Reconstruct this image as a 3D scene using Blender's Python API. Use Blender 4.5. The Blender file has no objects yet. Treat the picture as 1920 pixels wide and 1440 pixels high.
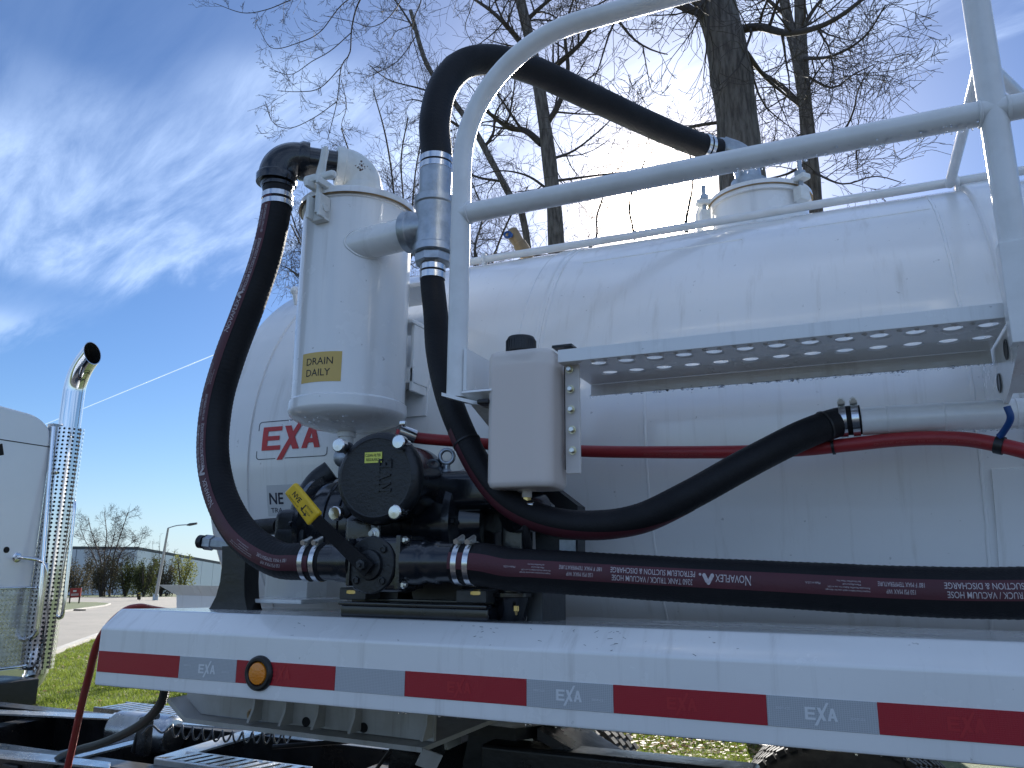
import bpy, bmesh, math, random
from mathutils import Vector, Matrix, Quaternion
random.seed(7)
V = Vector; PI = math.pi
SC = bpy.context.scene
COL = SC.collection

# ------------------------------------------------------------------ camera
YAW, PITCH, ROLL = 0.409818438, 0.228877058, 0.00699824898
CAM = V((1.5463365, -1.53892758, 1.645)); FPX = 1478.74937          # focal length in pixels of a 1920 wide picture
fw = V((-math.sin(YAW)*math.cos(PITCH), math.cos(YAW)*math.cos(PITCH), math.sin(PITCH)))
r0 = V((math.cos(YAW), math.sin(YAW), 0)); u0 = r0.cross(fw)
rt = r0*math.cos(ROLL)+u0*math.sin(ROLL); up = -r0*math.sin(ROLL)+u0*math.cos(ROLL)
cd = bpy.data.cameras.new('camera'); cam = bpy.data.objects.new('camera', cd); COL.objects.link(cam)
cd.sensor_fit = 'HORIZONTAL'; cd.sensor_width = 36.0; cd.lens = 36.0*FPX/1920.0
cd.clip_start = 0.05; cd.clip_end = 40000
cam.matrix_world = Matrix(((rt.x, up.x, -fw.x, CAM.x), (rt.y, up.y, -fw.y, CAM.y), (rt.z, up.z, -fw.z, CAM.z), (0, 0, 0, 1)))
SC.camera = cam

# ------------------------------------------------------------------ sky, sun, exposure
SUN_DIR = V((-0.191, 0.885, 0.425)).normalized()
EL = math.asin(SUN_DIR.z); AZ = math.atan2(SUN_DIR.x, SUN_DIR.y)
SC.view_settings.view_transform = 'Standard'; SC.view_settings.look = 'None'
SC.view_settings.exposure = 1.3; SC.view_settings.gamma = 1.0
w = bpy.data.worlds.new('World'); SC.world = w; w.use_nodes = True
GAPZ = 1.3
def world_nodes():
    nt = w.node_tree; N = nt.nodes; L = nt.links; N.clear()
    def nd(t, **k):
        n = N.new(t)
        for a, b in k.items(): setattr(n, a, b)
        return n
    def mth(op, a, b=None, c=None, clamp=False):
        n = nd('ShaderNodeMath', operation=op); n.use_clamp = clamp
        for i, q in enumerate((a, b, c)):
            if q is None: continue
            if isinstance(q, (int, float)): n.inputs[i].default_value = q
            else: L.new(q, n.inputs[i])
        return n.outputs[0]
    sky = nd('ShaderNodeTexSky', sky_type='NISHITA'); sky.sun_disc = False
    sky.sun_elevation = EL; sky.sun_rotation = AZ
    sky.altitude = 0; sky.air_density = 1.0; sky.dust_density = 0.2; sky.ozone_density = 4.0
    tc = nd('ShaderNodeTexCoord'); d = tc.outputs['Generated']
    sep = nd('ShaderNodeSeparateXYZ'); L.new(d, sep.inputs[0])
    zz = mth('ADD', mth('MAXIMUM', sep.outputs[2], 0.0), 0.05)
    px = mth('DIVIDE', sep.outputs[0], zz); py = mth('DIVIDE', sep.outputs[1], zz)
    # cirrus sheet: a bank with one straight edge, streaky, over the near half of the sky
    cmb = nd('ShaderNodeCombineXYZ')
    L.new(mth('ADD', mth('MULTIPLY', px, 0.9), mth('MULTIPLY', py, -0.36)), cmb.inputs[0])
    L.new(mth('ADD', mth('MULTIPLY', py, 4.0), mth('MULTIPLY', px, 1.7)), cmb.inputs[1])
    n1 = nd('ShaderNodeTexNoise'); n1.inputs['Scale'].default_value = 1.5; n1.inputs['Detail'].default_value = 9; n1.inputs['Roughness'].default_value = 0.62; n1.inputs['Distortion'].default_value = 0.35
    L.new(cmb.outputs[0], n1.inputs['Vector'])
    n2 = nd('ShaderNodeTexNoise'); n2.inputs['Scale'].default_value = 0.9; n2.inputs['Detail'].default_value = 3
    c2 = nd('ShaderNodeCombineXYZ'); L.new(px, c2.inputs[0]); L.new(py, c2.inputs[1]); L.new(c2.outputs[0], n2.inputs['Vector'])
    edge = mth('SUBTRACT', mth('SUBTRACT', 1.44, mth('MULTIPLY', px, 0.155)), py)
    edge = mth('ADD', edge, mth('MULTIPLY', mth('SUBTRACT', n1.outputs[0], 0.5), 0.5))
    es = nd('ShaderNodeMapRange', interpolation_type='SMOOTHSTEP'); L.new(edge, es.inputs[0]); es.inputs[1].default_value = -0.08; es.inputs[2].default_value = 0.16
    far = nd('ShaderNodeMapRange', interpolation_type='SMOOTHSTEP'); L.new(edge, far.inputs[0]); far.inputs[1].default_value = 0.25; far.inputs[2].default_value = 0.95; far.inputs[3].default_value = 1.0; far.inputs[4].default_value = 0.75
    st = nd('ShaderNodeMapRange', interpolation_type='SMOOTHSTEP'); L.new(mth('ADD', mth('MULTIPLY', n1.outputs[0], 0.6), mth('MULTIPLY', n2.outputs[0], 0.4)), st.inputs[0]); st.inputs[1].default_value = 0.36; st.inputs[2].default_value = 0.66
    gapm = nd('ShaderNodeMapRange', interpolation_type='SMOOTHSTEP'); gn = nd('ShaderNodeTexNoise'); gn.inputs['Scale'].default_value = 0.8; gn.inputs['Detail'].default_value = 2
    c3 = nd('ShaderNodeCombineXYZ'); L.new(px, c3.inputs[0]); L.new(py, c3.inputs[1]); c3.inputs[2].default_value = GAPZ; L.new(c3.outputs[0], gn.inputs['Vector'])
    L.new(gn.outputs[0], gapm.inputs[0]); gapm.inputs[1].default_value = 0.33; gapm.inputs[2].default_value = 0.52; gapm.inputs[3].default_value = 0.10
    dens = mth('MULTIPLY', mth('MULTIPLY', es.outputs[0], gapm.outputs[0]), mth('ADD', mth('MULTIPLY', st.outputs[0], 0.78), 0.10))
    low = nd('ShaderNodeMapRange', interpolation_type='SMOOTHSTEP'); L.new(sep.outputs[2], low.inputs[0]); low.inputs[1].default_value = 0.02; low.inputs[2].default_value = 0.14
    dens = mth('MULTIPLY', dens, low.outputs[0], clamp=True)
    # forward scattering of thin ice cloud and haze round the sun
    dt = nd('ShaderNodeVectorMath', operation='DOT_PRODUCT'); L.new(d, dt.inputs[0]); dt.inputs[1].default_value = SUN_DIR
    cs = mth('MAXIMUM', dt.outputs['Value'], 0.0)
    g1 = mth('POWER', cs, 22.0); g2 = mth('POWER', cs, 140.0); g3 = mth('POWER', cs, 900.0)
    cl = nd('ShaderNodeCombineColor')
    base = mth('ADD', mth('ADD', 7.6, mth('MULTIPLY', g1, 3.0)), mth('MULTIPLY', g2, 5.0))
    L.new(mth('MULTIPLY', base, 0.76), cl.inputs[0]); L.new(mth('MULTIPLY', base, 1.0), cl.inputs[1]); L.new(mth('MULTIPLY', base, 1.45), cl.inputs[2])
    tint = nd('ShaderNodeMix', data_type='RGBA', blend_type='MULTIPLY'); tint.inputs[0].default_value = 1.0; L.new(sky.outputs[0], tint.inputs[6]); tint.inputs[7].default_value = (0.66, 0.81, 1.02, 1)
    # pale dusty air low over the horizon
    hzf = mth('MULTIPLY', mth('POWER', mth('SUBTRACT', 1.0, mth('MAXIMUM', sep.outputs[2], 0.0), clamp=True), 16.0), 0.75)
    hzm = nd('ShaderNodeMix', data_type='RGBA'); L.new(hzf, hzm.inputs[0]); L.new(tint.outputs[2], hzm.inputs[6]); hzm.inputs[7].default_value = (5.6, 7.0, 8.2, 1)
    mx = nd('ShaderNodeMix', data_type='RGBA'); L.new(dens, mx.inputs[0]); L.new(hzm.outputs[2], mx.inputs[6]); L.new(cl.outputs[0], mx.inputs[7])
    gl = nd('ShaderNodeCombineColor')
    hz = mth('ADD', mth('ADD', mth('MULTIPLY', g1, 4.6), mth('MULTIPLY', g2, 8.0)), mth('MULTIPLY', g3, 500.0))
    L.new(mth('MULTIPLY', hz, 1.0), gl.inputs[0]); L.new(mth('MULTIPLY', hz, 0.86), gl.inputs[1]); L.new(mth('MULTIPLY', hz, 0.72), gl.inputs[2])
    ad = nd('ShaderNodeMix', data_type='RGBA', blend_type='ADD'); ad.inputs[0].default_value = 1.0
    L.new(mx.outputs[2], ad.inputs[6]); L.new(gl.outputs[0], ad.inputs[7])
    bg = nd('ShaderNodeBackground'); bg.inputs[1].default_value = 0.05; L.new(ad.outputs[2], bg.inputs[0])
    out = nd('ShaderNodeOutputWorld'); L.new(bg.outputs[0], out.inputs[0])
world_nodes()
sl = bpy.data.lights.new('sun', 'SUN'); sl.energy = 5.0; sl.angle = math.radians(0.53); sl.color = (1.0, 0.95, 0.87)
so = bpy.data.objects.new('sun', sl); COL.objects.link(so); so.location = (0, 10, 20)
so.rotation_euler = (-SUN_DIR).to_track_quat('-Z', 'Y').to_euler()

# ------------------------------------------------------------------ geometry helpers
def ray(x, y): return fw + rt*((x-960)/FPX) + up*((720-y)/FPX)
def at(x, y, Y=None, X=None, Z=None, D=None):
    d = ray(x, y)
    t = (Y-CAM.y)/d.y if Y is not None else (X-CAM.x)/d.x if X is not None else (Z-CAM.z)/d.z if Z is not None else D
    return CAM + d*t
def gz(x, y):
    s = (-x+y)*0.70710678
    return -0.0217*min(max(0.0, s-8.0), 130.0)
def on_ground(x, y):
    d = ray(x, y); t = 1.0
    lo, hi = 0.5, 400.0
    for _ in range(60):
        m = (lo+hi)/2; p = CAM+d*m
        if p.z > gz(p.x, p.y): lo = m
        else: hi = m
    p = CAM+d*lo; return V((p.x, p.y, gz(p.x, p.y)))

class MB:
    def __init__(s): s.v = []; s.f = []; s.uv = None
    def add(s, vs, fs):
        o = len(s.v); s.v.extend(tuple(q) for q in vs); s.f.extend(tuple(i+o for i in f) for f in fs); return s
    def box(s, c, d, rot=None):
        c = V(c); h = V(d)/2; P = []
        for z in (-1, 1):
            for y in (-1, 1):
                for x in (-1, 1):
                    p = V((x*h.x, y*h.y, z*h.z))
                    if rot is not None: p = rot @ p
                    P.append(c+p)
        return s.add(P, [(0,2,3,1),(4,5,7,6),(0,1,5,4),(2,6,7,3),(0,4,6,2),(1,3,7,5)])
    def bbox(s, c, d, b=0.004, rot=None, seg=2):
        bm = bmesh.new(); bmesh.ops.create_cube(bm, size=1.0)
        bmesh.ops.scale(bm, vec=V(d), verts=bm.verts)
        bmesh.ops.bevel(bm, geom=list(bm.edges), offset=b, segments=seg, profile=0.5, affect='EDGES')
        bm.verts.ensure_lookup_table(); c = V(c)
        P = [c+((rot @ q.co) if rot is not None else q.co) for q in bm.verts]
        F = [tuple(q.index for q in f.verts) for f in bm.faces]; bm.free()
        return s.add(P, F)
    def lathe(s, base, axis, prof, n=32, cap=True, ref=None, a0=0.0, a1=2*PI):
        """prof: list of (distance along axis, radius)"""
        base = V(base); ax = V(axis).normalized()
        rf = V(ref) if ref is not None else (V((0,0,1)) if abs(ax.z) < 0.9 else V((1,0,0)))
        e1 = (rf-ax*rf.dot(ax)).normalized(); e2 = ax.cross(e1); P = []; F = []
        full = abs(a1-a0-2*PI) < 1e-6; m = n if full else n+1
        for h, r in prof:
            for i in range(m):
                a = a0+(a1-a0)*i/n; P.append(base+ax*h+(e1*math.cos(a)+e2*math.sin(a))*r)
        for j in range(len(prof)-1):
            for i in range(n):
                k = (i+1) % m if full else i+1
                F.append((j*m+i, j*m+k, (j+1)*m+k, (j+1)*m+i))
        if cap and full:
            if prof[0][1] > 1e-6: F.append(tuple(reversed(range(m))))
            if prof[-1][1] > 1e-6: F.append(tuple((len(prof)-1)*m+i for i in range(m)))
        return s.add(P, F)
    def cyl(s, a, b, r, r2=None, n=24, bev=0.0):
        a = V(a); b = V(b); r2 = r if r2 is None else r2; h = (b-a).length
        if bev: pr = [(0, r-bev), (bev*0.3, r-bev*0.3), (bev, r), (h-bev, r2), (h-bev*0.3, r2-bev*0.3), (h, r2-bev)]
        else: pr = [(0, r), (h, r2)]
        return s.lathe(a, b-a, pr, n)
    def tube(s, pts, r, n=12, cap=True, closed=False):
        pts = [V(p) for p in pts]; m = len(pts)
        rs = r if isinstance(r, (list, tuple)) else [r]*m
        T = []
        for i in range(m):
            a = pts[(i-1) % m] if (closed or i > 0) else pts[i]; b = pts[(i+1) % m] if (closed or i < m-1) else pts[i]
            t = b-a; T.append(t.normalized() if t.length > 1e-9 else V((0,0,1)))
        nr = T[0].orthogonal().normalized(); P = []; F = []
        for i in range(m):
            if i:
                nr = T[i-1].rotation_difference(T[i]) @ nr
                nr = (nr-T[i]*nr.dot(T[i])).normalized()
            b = T[i].cross(nr)
            for k in range(n):
                a = 2*PI*k/n; P.append(pts[i]+(nr*math.cos(a)+b*math.sin(a))*rs[i])
        for i in range(m if closed else m-1):
            j = (i+1) % m
            for k in range(n):
                F.append((i*n+k, i*n+(k+1) % n, j*n+(k+1) % n, j*n+k))
        if cap and not closed:
            F.append(tuple(reversed(range(n)))); F.append(tuple((m-1)*n+k for k in range(n)))
        return s.add(P, F)
    def torus(s, c, axis, R, r, n=32, k=10):
        c = V(c); ax = V(axis).normalized(); e1 = ax.orthogonal().normalized(); e2 = ax.cross(e1)
        return s.tube([c+(e1*math.cos(2*PI*i/n)+e2*math.sin(2*PI*i/n))*R for i in range(n)], r, k, closed=True)
    def prism(s, poly, vec):
        """planar polygon of 3D points pushed along vec"""
        P = [V(p) for p in poly]; n = len(P); vec = V(vec)
        Q = P+[p+vec for p in P]
        F = [tuple(reversed(range(n))), tuple(n+i for i in range(n))]+[(i, (i+1) % n, n+(i+1) % n, n+i) for i in range(n)]
        return s.add(Q, F)
    def ball(s, c, r, n=12, m=8, sc=(1,1,1)):
        c = V(c); P = [c+V((0,0,-r*sc[2]))]; F = []
        for j in range(1, m):
            t = PI*j/m
            for i in range(n):
                a = 2*PI*i/n; P.append(c+V((r*sc[0]*math.sin(t)*math.cos(a), r*sc[1]*math.sin(t)*math.sin(a), -r*sc[2]*math.cos(t))))
        P.append(c+V((0,0,r*sc[2])))
        for i in range(n): F.append((0, 1+(i+1) % n, 1+i)); F.append((len(P)-1, 1+(m-2)*n+i, 1+(m-2)*n+(i+1) % n))
        for j in range(m-2):
            for i in range(n): F.append((1+j*n+i, 1+j*n+(i+1) % n, 1+(j+1)*n+(i+1) % n, 1+(j+1)*n+i))
        return s.add(P, F)

def obj(name, mb, mat, parent=None, smooth=40, label=None, cat=None, group=None, kind=None, uvs=None):
    me = bpy.data.meshes.new(name); me.from_pydata(mb.v, [], mb.f); me.update()
    if smooth:
        me.polygons.foreach_set('use_smooth', [True]*len(me.polygons)); me.set_sharp_from_angle(angle=math.radians(smooth))
    if uvs is not None:
        uv = me.uv_layers.new(name='UVMap')
        for lp in me.loops: uv.data[lp.index].uv = uvs[lp.vertex_index]
    o = bpy.data.objects.new(name, me); COL.objects.link(o)
    if mat is not None: me.materials.append(mat)
    if smooth and smooth <= 50 and len(me.vertices) < 30000:
        wn = o.modifiers.new('weighted_normals', 'WEIGHTED_NORMAL'); wn.mode = 'FACE_AREA'; wn.keep_sharp = True
    if parent is not None:
        o.parent = parent
        o.matrix_parent_inverse = Matrix.Translation(-parent.location) if parent.type == 'EMPTY' else Matrix.Identity(4)
    tag(o, label, cat, group, kind)
    return o
def tag(o, label=None, cat=None, group=None, kind=None):
    if label: o['label'] = label
    if cat: o['category'] = cat
    if group: o['group'] = group
    if kind: o['kind'] = kind
    return o
def thing(name, label, cat, loc, group=None):
    o = bpy.data.objects.new(name, None); COL.objects.link(o); o.location = loc; o.empty_display_size = 0.1
    return tag(o, label, cat, group)
def spline(pts, step=0.02):
    """Catmull-Rom (centripetal-ish) resample"""
    P = [V(p) for p in pts]; P = [P[0]*2-P[1]]+P+[P[-1]*2-P[-2]]; out = []
    for i in range(1, len(P)-2):
        p0, p1, p2, p3 = P[i-1:i+3]; n = max(2, int((p2-p1).length/step)+1)
        for k in range(n):
            t = k/n; t2 = t*t; t3 = t2*t
            out.append(0.5*((2*p1)+(p2-p0)*t+(2*p0-5*p1+4*p2-p3)*t2+(3*p1-p0-3*p2+p3)*t3))
    out.append(P[-2].copy())
    # even spacing
    res = [out[0]]; acc = 0.0
    for a, b in zip(out, out[1:]):
        seg = (b-a).length
        while acc+seg >= step and seg > 1e-9:
            t = (step-acc)/seg; a = a+(b-a)*t; res.append(a.copy()); seg = (b-a).length; acc = 0.0
        acc += seg
    if (res[-1]-out[-1]).length > step*0.3: res.append(out[-1])
    return res

# text as flat outlines
_tc = {}
def text2d(body, size=1.0, bold=0.0):
    k = (body, bold)
    if k not in _tc:
        cu = bpy.data.curves.new('t', 'FONT'); cu.body = body; cu.size = 1.0; cu.resolution_u = 3; cu.offset = bold; cu.align_x = 'LEFT'
        o = bpy.data.objects.new('t', cu); COL.objects.link(o)
        dg = bpy.context.evaluated_depsgraph_get(); me = o.evaluated_get(dg).to_mesh()
        vs = [(q.co.x, q.co.y) for q in me.vertices]; fs = [tuple(p.vertices) for p in me.polygons]
        o.evaluated_get(dg).to_mesh_clear(); bpy.data.objects.remove(o); bpy.data.curves.remove(cu)
        x0 = min(q[0] for q in vs); x1 = max(q[0] for q in vs); y0 = 0.0
        _tc[k] = ([((x-x0), y) for x, y in vs], fs, x1-x0)
    vs, fs, wd = _tc[k]
    return [(x*size, y*size) for x, y in vs], fs, wd*size
def text_on(mb, body, fn, x0, y0, width=None, height=0.7, bold=0.0):
    """lay text so that it starts at (x0,y0) in fn's plane, is `width` wide and has cap height `height`"""
    vs, fs, wd = text2d(body, 1.0, bold)
    sx = (width/wd) if width else height/0.7; sy = height/0.7
    mb.add([fn(x0+x*sx, y0+y*sy) for x, y in vs], fs); return wd*sx

# ------------------------------------------------------------------ material helpers
def mat(name, col, rough=0.5, metal=0.0, coat=0.0, spec=0.5, bump=None, var=None, streak=None, trans=0.0, rvar=0.0, coat_r=0.08):
    """bump=(scale,strength,detail); var=(scale,amount,colour2); streak=(amount,colour) vertical run marks"""
    m = bpy.data.materials.new(name); m.use_nodes = True; nt = m.node_tree; N = nt.nodes; L = nt.links
    b = N['Principled BSDF']; b.inputs['Base Color'].default_value = (*col, 1); b.inputs['Roughness'].default_value = rough
    b.inputs['Metallic'].default_value = metal; b.inputs['Coat Weight'].default_value = coat; b.inputs['Coat Roughness'].default_value = coat_r
    b.inputs['Specular IOR Level'].default_value = spec; b.inputs['Transmission Weight'].default_value = trans
    tc = N.new('ShaderNodeTexCoord'); co = tc.outputs['Object']; cur = None
    def noise(scale, detail=5, rough_=0.6, vec=None):
        n = N.new('ShaderNodeTexNoise'); n.inputs['Scale'].default_value = scale; n.inputs['Detail'].default_value = detail; n.inputs['Roughness'].default_value = rough_
        L.new(vec if vec is not None else co, n.inputs['Vector']); return n.outputs[0]
    def ramp(src, a, b_, lo=0.0, hi=1.0):
        r = N.new('ShaderNodeMapRange'); r.interpolation_type = 'SMOOTHSTEP'; L.new(src, r.inputs[0]); r.inputs[1].default_value = a; r.inputs[2].default_value = b_; r.inputs[3].default_value = lo; r.inputs[4].default_value = hi; return r.outputs[0]
    def mixc(fac, c2):
        nonlocal cur
        x = N.new('ShaderNodeMix'); x.data_type = 'RGBA'; L.new(fac, x.inputs[0])
        if cur is None: x.inputs[6].default_value = (*col, 1)
        else: L.new(cur, x.inputs[6])
        x.inputs[7].default_value = (*c2, 1); cur = x.outputs[2]
    if var: mixc(ramp(noise(var[0], 6), 0.35, 0.7, 0.0, var[1]), var[2])
    if streak:
        mp = N.new('ShaderNodeMapping'); L.new(co, mp.inputs[0]); mp.inputs['Scale'].default_value = (9, 2.0, 0.55)
        s1 = ramp(noise(3.0, 7, 0.65, mp.outputs[0]), 0.52, 0.78, 0.0, streak[0]); mixc(s1, streak[1])
        s2 = ramp(noise(55.0, 3, 0.5), 0.71, 0.77, 0.0, streak[0]*0.9); mixc(s2, tuple(q*0.35 for q in streak[1]))
    if cur is not None: L.new(cur, b.inputs['Base Color'])
    if rvar: L.new(ramp(noise(6.0, 6), 0.3, 0.75, max(0.02, rough-rvar), rough+rvar), b.inputs['Roughness'])
    if bump:
        bp = N.new('ShaderNodeBump'); bp.inputs['Strength'].default_value = bump[1]; bp.inputs['Distance'].default_value = 0.004
        L.new(noise(bump[0], bump[2]), bp.inputs['Height']); L.new(bp.outputs[0], b.inputs['Normal'])
    return m
M = {}
M['white'] = mat('white_paint', (0.82, 0.82, 0.81), 0.24, coat=0.6, bump=(5.0, 0.05, 2), var=(2.2, 0.35, (0.70, 0.70, 0.68)), streak=(0.45, (0.44, 0.42, 0.39)), rvar=0.08)
M['white_tank'] = mat('white_tank_paint', (0.82, 0.82, 0.81), 0.20, coat=0.6, bump=(2.2, 0.14, 2), var=(1.3, 0.4, (0.70, 0.69, 0.66)), streak=(0.45, (0.50, 0.47, 0.42)), rvar=0.07)
M['white_pipe'] = mat('white_pipe_paint', (0.80, 0.80, 0.79), 0.28, coat=0.3, bump=(25, 0.15, 4), var=(14, 0.4, (0.62, 0.61, 0.58)))
M['cast_white'] = mat('painted_cast_iron', (0.76, 0.77, 0.74), 0.38, coat=0.2, bump=(90, 0.35, 4), var=(30, 0.5, (0.60, 0.60, 0.56)))
M['rubber'] = mat('black_hose_rubber', (0.0055, 0.0057, 0.0075), 0.58, spec=0.28, bump=(260, 0.35, 3), var=(9, 0.6, (0.010, 0.010, 0.012)), rvar=0.12)
M['black'] = mat('black_enamel', (0.006, 0.008, 0.012), 0.24, coat=0.4, bump=(60, 0.12, 3), var=(18, 0.5, (0.020, 0.022, 0.026)), rvar=0.1)
M['blackcast'] = mat('black_cast_iron', (0.008, 0.010, 0.013), 0.42, bump=(140, 0.4, 4), var=(22, 0.5, (0.016, 0.018, 0.020)), rvar=0.1)
M['frame'] = mat('black_chassis_paint', (0.008, 0.008, 0.009), 0.35, bump=(50, 0.25, 4), var=(11, 0.6, (0.022, 0.021, 0.02)), rvar=0.12)
M['plastic'] = mat('black_plastic', (0.012, 0.012, 0.013), 0.4)
M['darkgrey'] = mat('dark_grey_steel', (0.06, 0.065, 0.07), 0.4, bump=(60, 0.2, 4), var=(15, 0.5, (0.03, 0.032, 0.035)))
M['galv'] = mat('galvanised_iron', (0.42, 0.46, 0.50), 0.42, metal=0.75, bump=(70, 0.3, 5), var=(28, 0.7, (0.26, 0.29, 0.31)), rvar=0.12)
M['steel'] = mat('bright_steel', (0.66, 0.67, 0.68), 0.22, metal=1.0, var=(40, 0.4, (0.5, 0.51, 0.52)), rvar=0.06)
M['zinc'] = mat('zinc_plated_bolt', (0.70, 0.70, 0.66), 0.3, metal=0.9)
M['yzinc'] = mat('yellow_zinc_bolt', (0.62, 0.56, 0.38), 0.3, metal=0.9)
M['chrome'] = mat('chrome', (0.80, 0.81, 0.82), 0.06, metal=1.0, bump=(6, 0.05, 2))
M['brass'] = mat('brass', (0.70, 0.50, 0.20), 0.28, metal=1.0)
M['bronze'] = mat('weathered_bronze', (0.34, 0.24, 0.13), 0.45, metal=0.6, var=(30, 0.6, (0.20, 0.13, 0.07)))
M['maroon'] = mat('maroon_hose_stripe', (0.080, 0.013, 0.022), 0.55, bump=(260, 0.25, 3), var=(12, 0.5, (0.05, 0.010, 0.017)))
M['print_white'] = mat('white_hose_print', (0.52, 0.48, 0.49), 0.6, var=(300, 0.5, (0.28, 0.2, 0.22)))
M['red_hose'] = mat('red_rubber_hose', (0.34, 0.022, 0.026), 0.42, bump=(200, 0.2, 3), var=(10, 0.5, (0.24, 0.018, 0.022)))
M['red_print'] = mat('faded_hose_print', (0.42, 0.09, 0.085), 0.5)
M['logo_red'] = mat('decal_red', (0.56, 0.022, 0.025), 0.4)
M['logo_navy'] = mat('decal_navy', (0.012, 0.016, 0.04), 0.35, coat=0.3)
M['yellow'] = mat('yellow_grip', (0.78, 0.50, 0.02), 0.45, var=(30, 0.3, (0.6, 0.38, 0.02)))
M['decal_yellow'] = mat('decal_yellow', (0.62, 0.42, 0.10), 0.4, coat=0.2)
M['decal_lime'] = mat('decal_lime', (0.72, 0.74, 0.12), 0.4)
M['decal_grey'] = mat('decal_grey', (0.55, 0.56, 0.56), 0.4)
M['ink'] = mat('black_ink', (0.012, 0.012, 0.014), 0.5)
M['blue'] = mat('blue_plastic', (0.006, 0.06, 0.22), 0.4)
M['teal'] = mat('dark_teal_hose', (0.004, 0.016, 0.020), 0.4)
M['airred'] = mat('red_air_hose', (0.36, 0.035, 0.028), 0.42, var=(20, 0.5, (0.25, 0.03, 0.025)))
M['cab'] = mat('cab_white_paint', (0.74, 0.77, 0.79), 0.16, coat=0.7, bump=(2.0, 0.03, 2), var=(3, 0.3, (0.66, 0.69, 0.71)))
M['ali'] = mat('aluminium_plate', (0.55, 0.56, 0.57), 0.3, metal=0.95, bump=(30, 0.3, 4), var=(16, 0.6, (0.35, 0.36, 0.37)), rvar=0.12)
M['oldwhite'] = mat('worn_white_frame_paint', (0.46, 0.45, 0.42), 0.5, bump=(40, 0.3, 5), var=(8, 0.8, (0.34, 0.32, 0.28)), streak=(0.6, (0.2, 0.17, 0.13)))
M['amber'] = mat('amber_lens', (0.75, 0.22, 0.005), 0.25, coat=0.6, bump=(300, 0.4, 1))
M['tyre'] = mat('tyre_rubber', (0.02, 0.02, 0.02), 0.75, bump=(80, 0.3, 4), var=(20, 0.6, (0.05, 0.048, 0.045)))
M['hole'] = mat('dark_opening', (0.004, 0.004, 0.004), 0.8)
M['water'] = mat('water_drops', (0.9, 0.92, 0.95), 0.03, trans=1.0)
def tape_mat(name, col, col2, scale):
    m = mat(name, col, 0.35, coat=0.15); nt = m.node_tree; N = nt.nodes; L = nt.links; b = N['Principled BSDF']
    tc = N.new('ShaderNodeTexCoord'); mp = N.new('ShaderNodeMapping'); mp.inputs['Scale'].default_value = (scale, 0.0, scale*1.25); L.new(tc.outputs['Object'], mp.inputs[0])
    vo = N.new('ShaderNodeTexVoronoi'); vo.feature = 'DISTANCE_TO_EDGE'; vo.inputs['Randomness'].default_value = 0.12; vo.inputs['Scale'].default_value = 1.0; L.new(mp.outputs[0], vo.inputs['Vector'])
    r = N.new('ShaderNodeMapRange'); L.new(vo.outputs['Distance'], r.inputs[0]); r.inputs[1].default_value = 0.10; r.inputs[2].default_value = 0.22; r.inputs[3].default_value = 1.0; r.inputs[4].default_value = 0.0
    mx = N.new('ShaderNodeMix'); mx.data_type = 'RGBA'; L.new(r.outputs[0], mx.inputs[0]); mx.inputs[6].default_value = (*col, 1); mx.inputs[7].default_value = (*col2, 1); L.new(mx.outputs[2], b.inputs['Base Color'])
    bp = N.new('ShaderNodeBump'); bp.inputs['Strength'].default_value = 0.25; bp.inputs['Distance'].default_value = 0.001; L.new(r.outputs[0], bp.inputs['Height']); L.new(bp.outputs[0], b.inputs['Normal'])
    return m
M['tape_white'] = tape_mat('silver_reflective_tape', (0.36, 0.38, 0.40), (0.47, 0.49, 0.51), 260)
M['tape_red'] = tape_mat('red_reflective_tape', (0.34, 0.004, 0.016), (0.37, 0.006, 0.019), 260)
M['tape_red_mark'] = mat('red_tape_watermark', (0.42, 0.012, 0.024), 0.3, coat=0.4)
M['tape_white_mark'] = mat('silver_tape_watermark', (0.68, 0.70, 0.72), 0.3, coat=0.4)
def jug_mat():
    m = bpy.data.materials.new('translucent_poly_tank'); m.use_nodes = True; nt = m.node_tree; N = nt.nodes; L = nt.links
    b = N['Principled BSDF']; b.inputs['Base Color'].default_value = (0.90, 0.86, 0.83, 1); b.inputs['Roughness'].default_value = 0.38
    t = N.new('ShaderNodeBsdfTranslucent'); t.inputs[0].default_value = (0.95, 0.88, 0.80, 1)
    tr = N.new('ShaderNodeBsdfTransparent'); tr.inputs[0].default_value = (0.95, 0.92, 0.88, 1)
    m1 = N.new('ShaderNodeMixShader'); m1.inputs[0].default_value = 0.18; L.new(b.outputs[0], m1.inputs[1]); L.new(t.outputs[0], m1.inputs[2])
    m2 = N.new('ShaderNodeMixShader'); m2.inputs[0].default_value = 0.30; L.new(m1.outputs[0], m2.inputs[1]); L.new(tr.outputs[0], m2.inputs[2])
    L.new(m2.outputs[0], N['Material Output'].inputs[0]); return m
M['jug'] = jug_mat()
M['oil'] = mat('hydraulic_oil', (0.74, 0.58, 0.47), 0.3)
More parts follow.
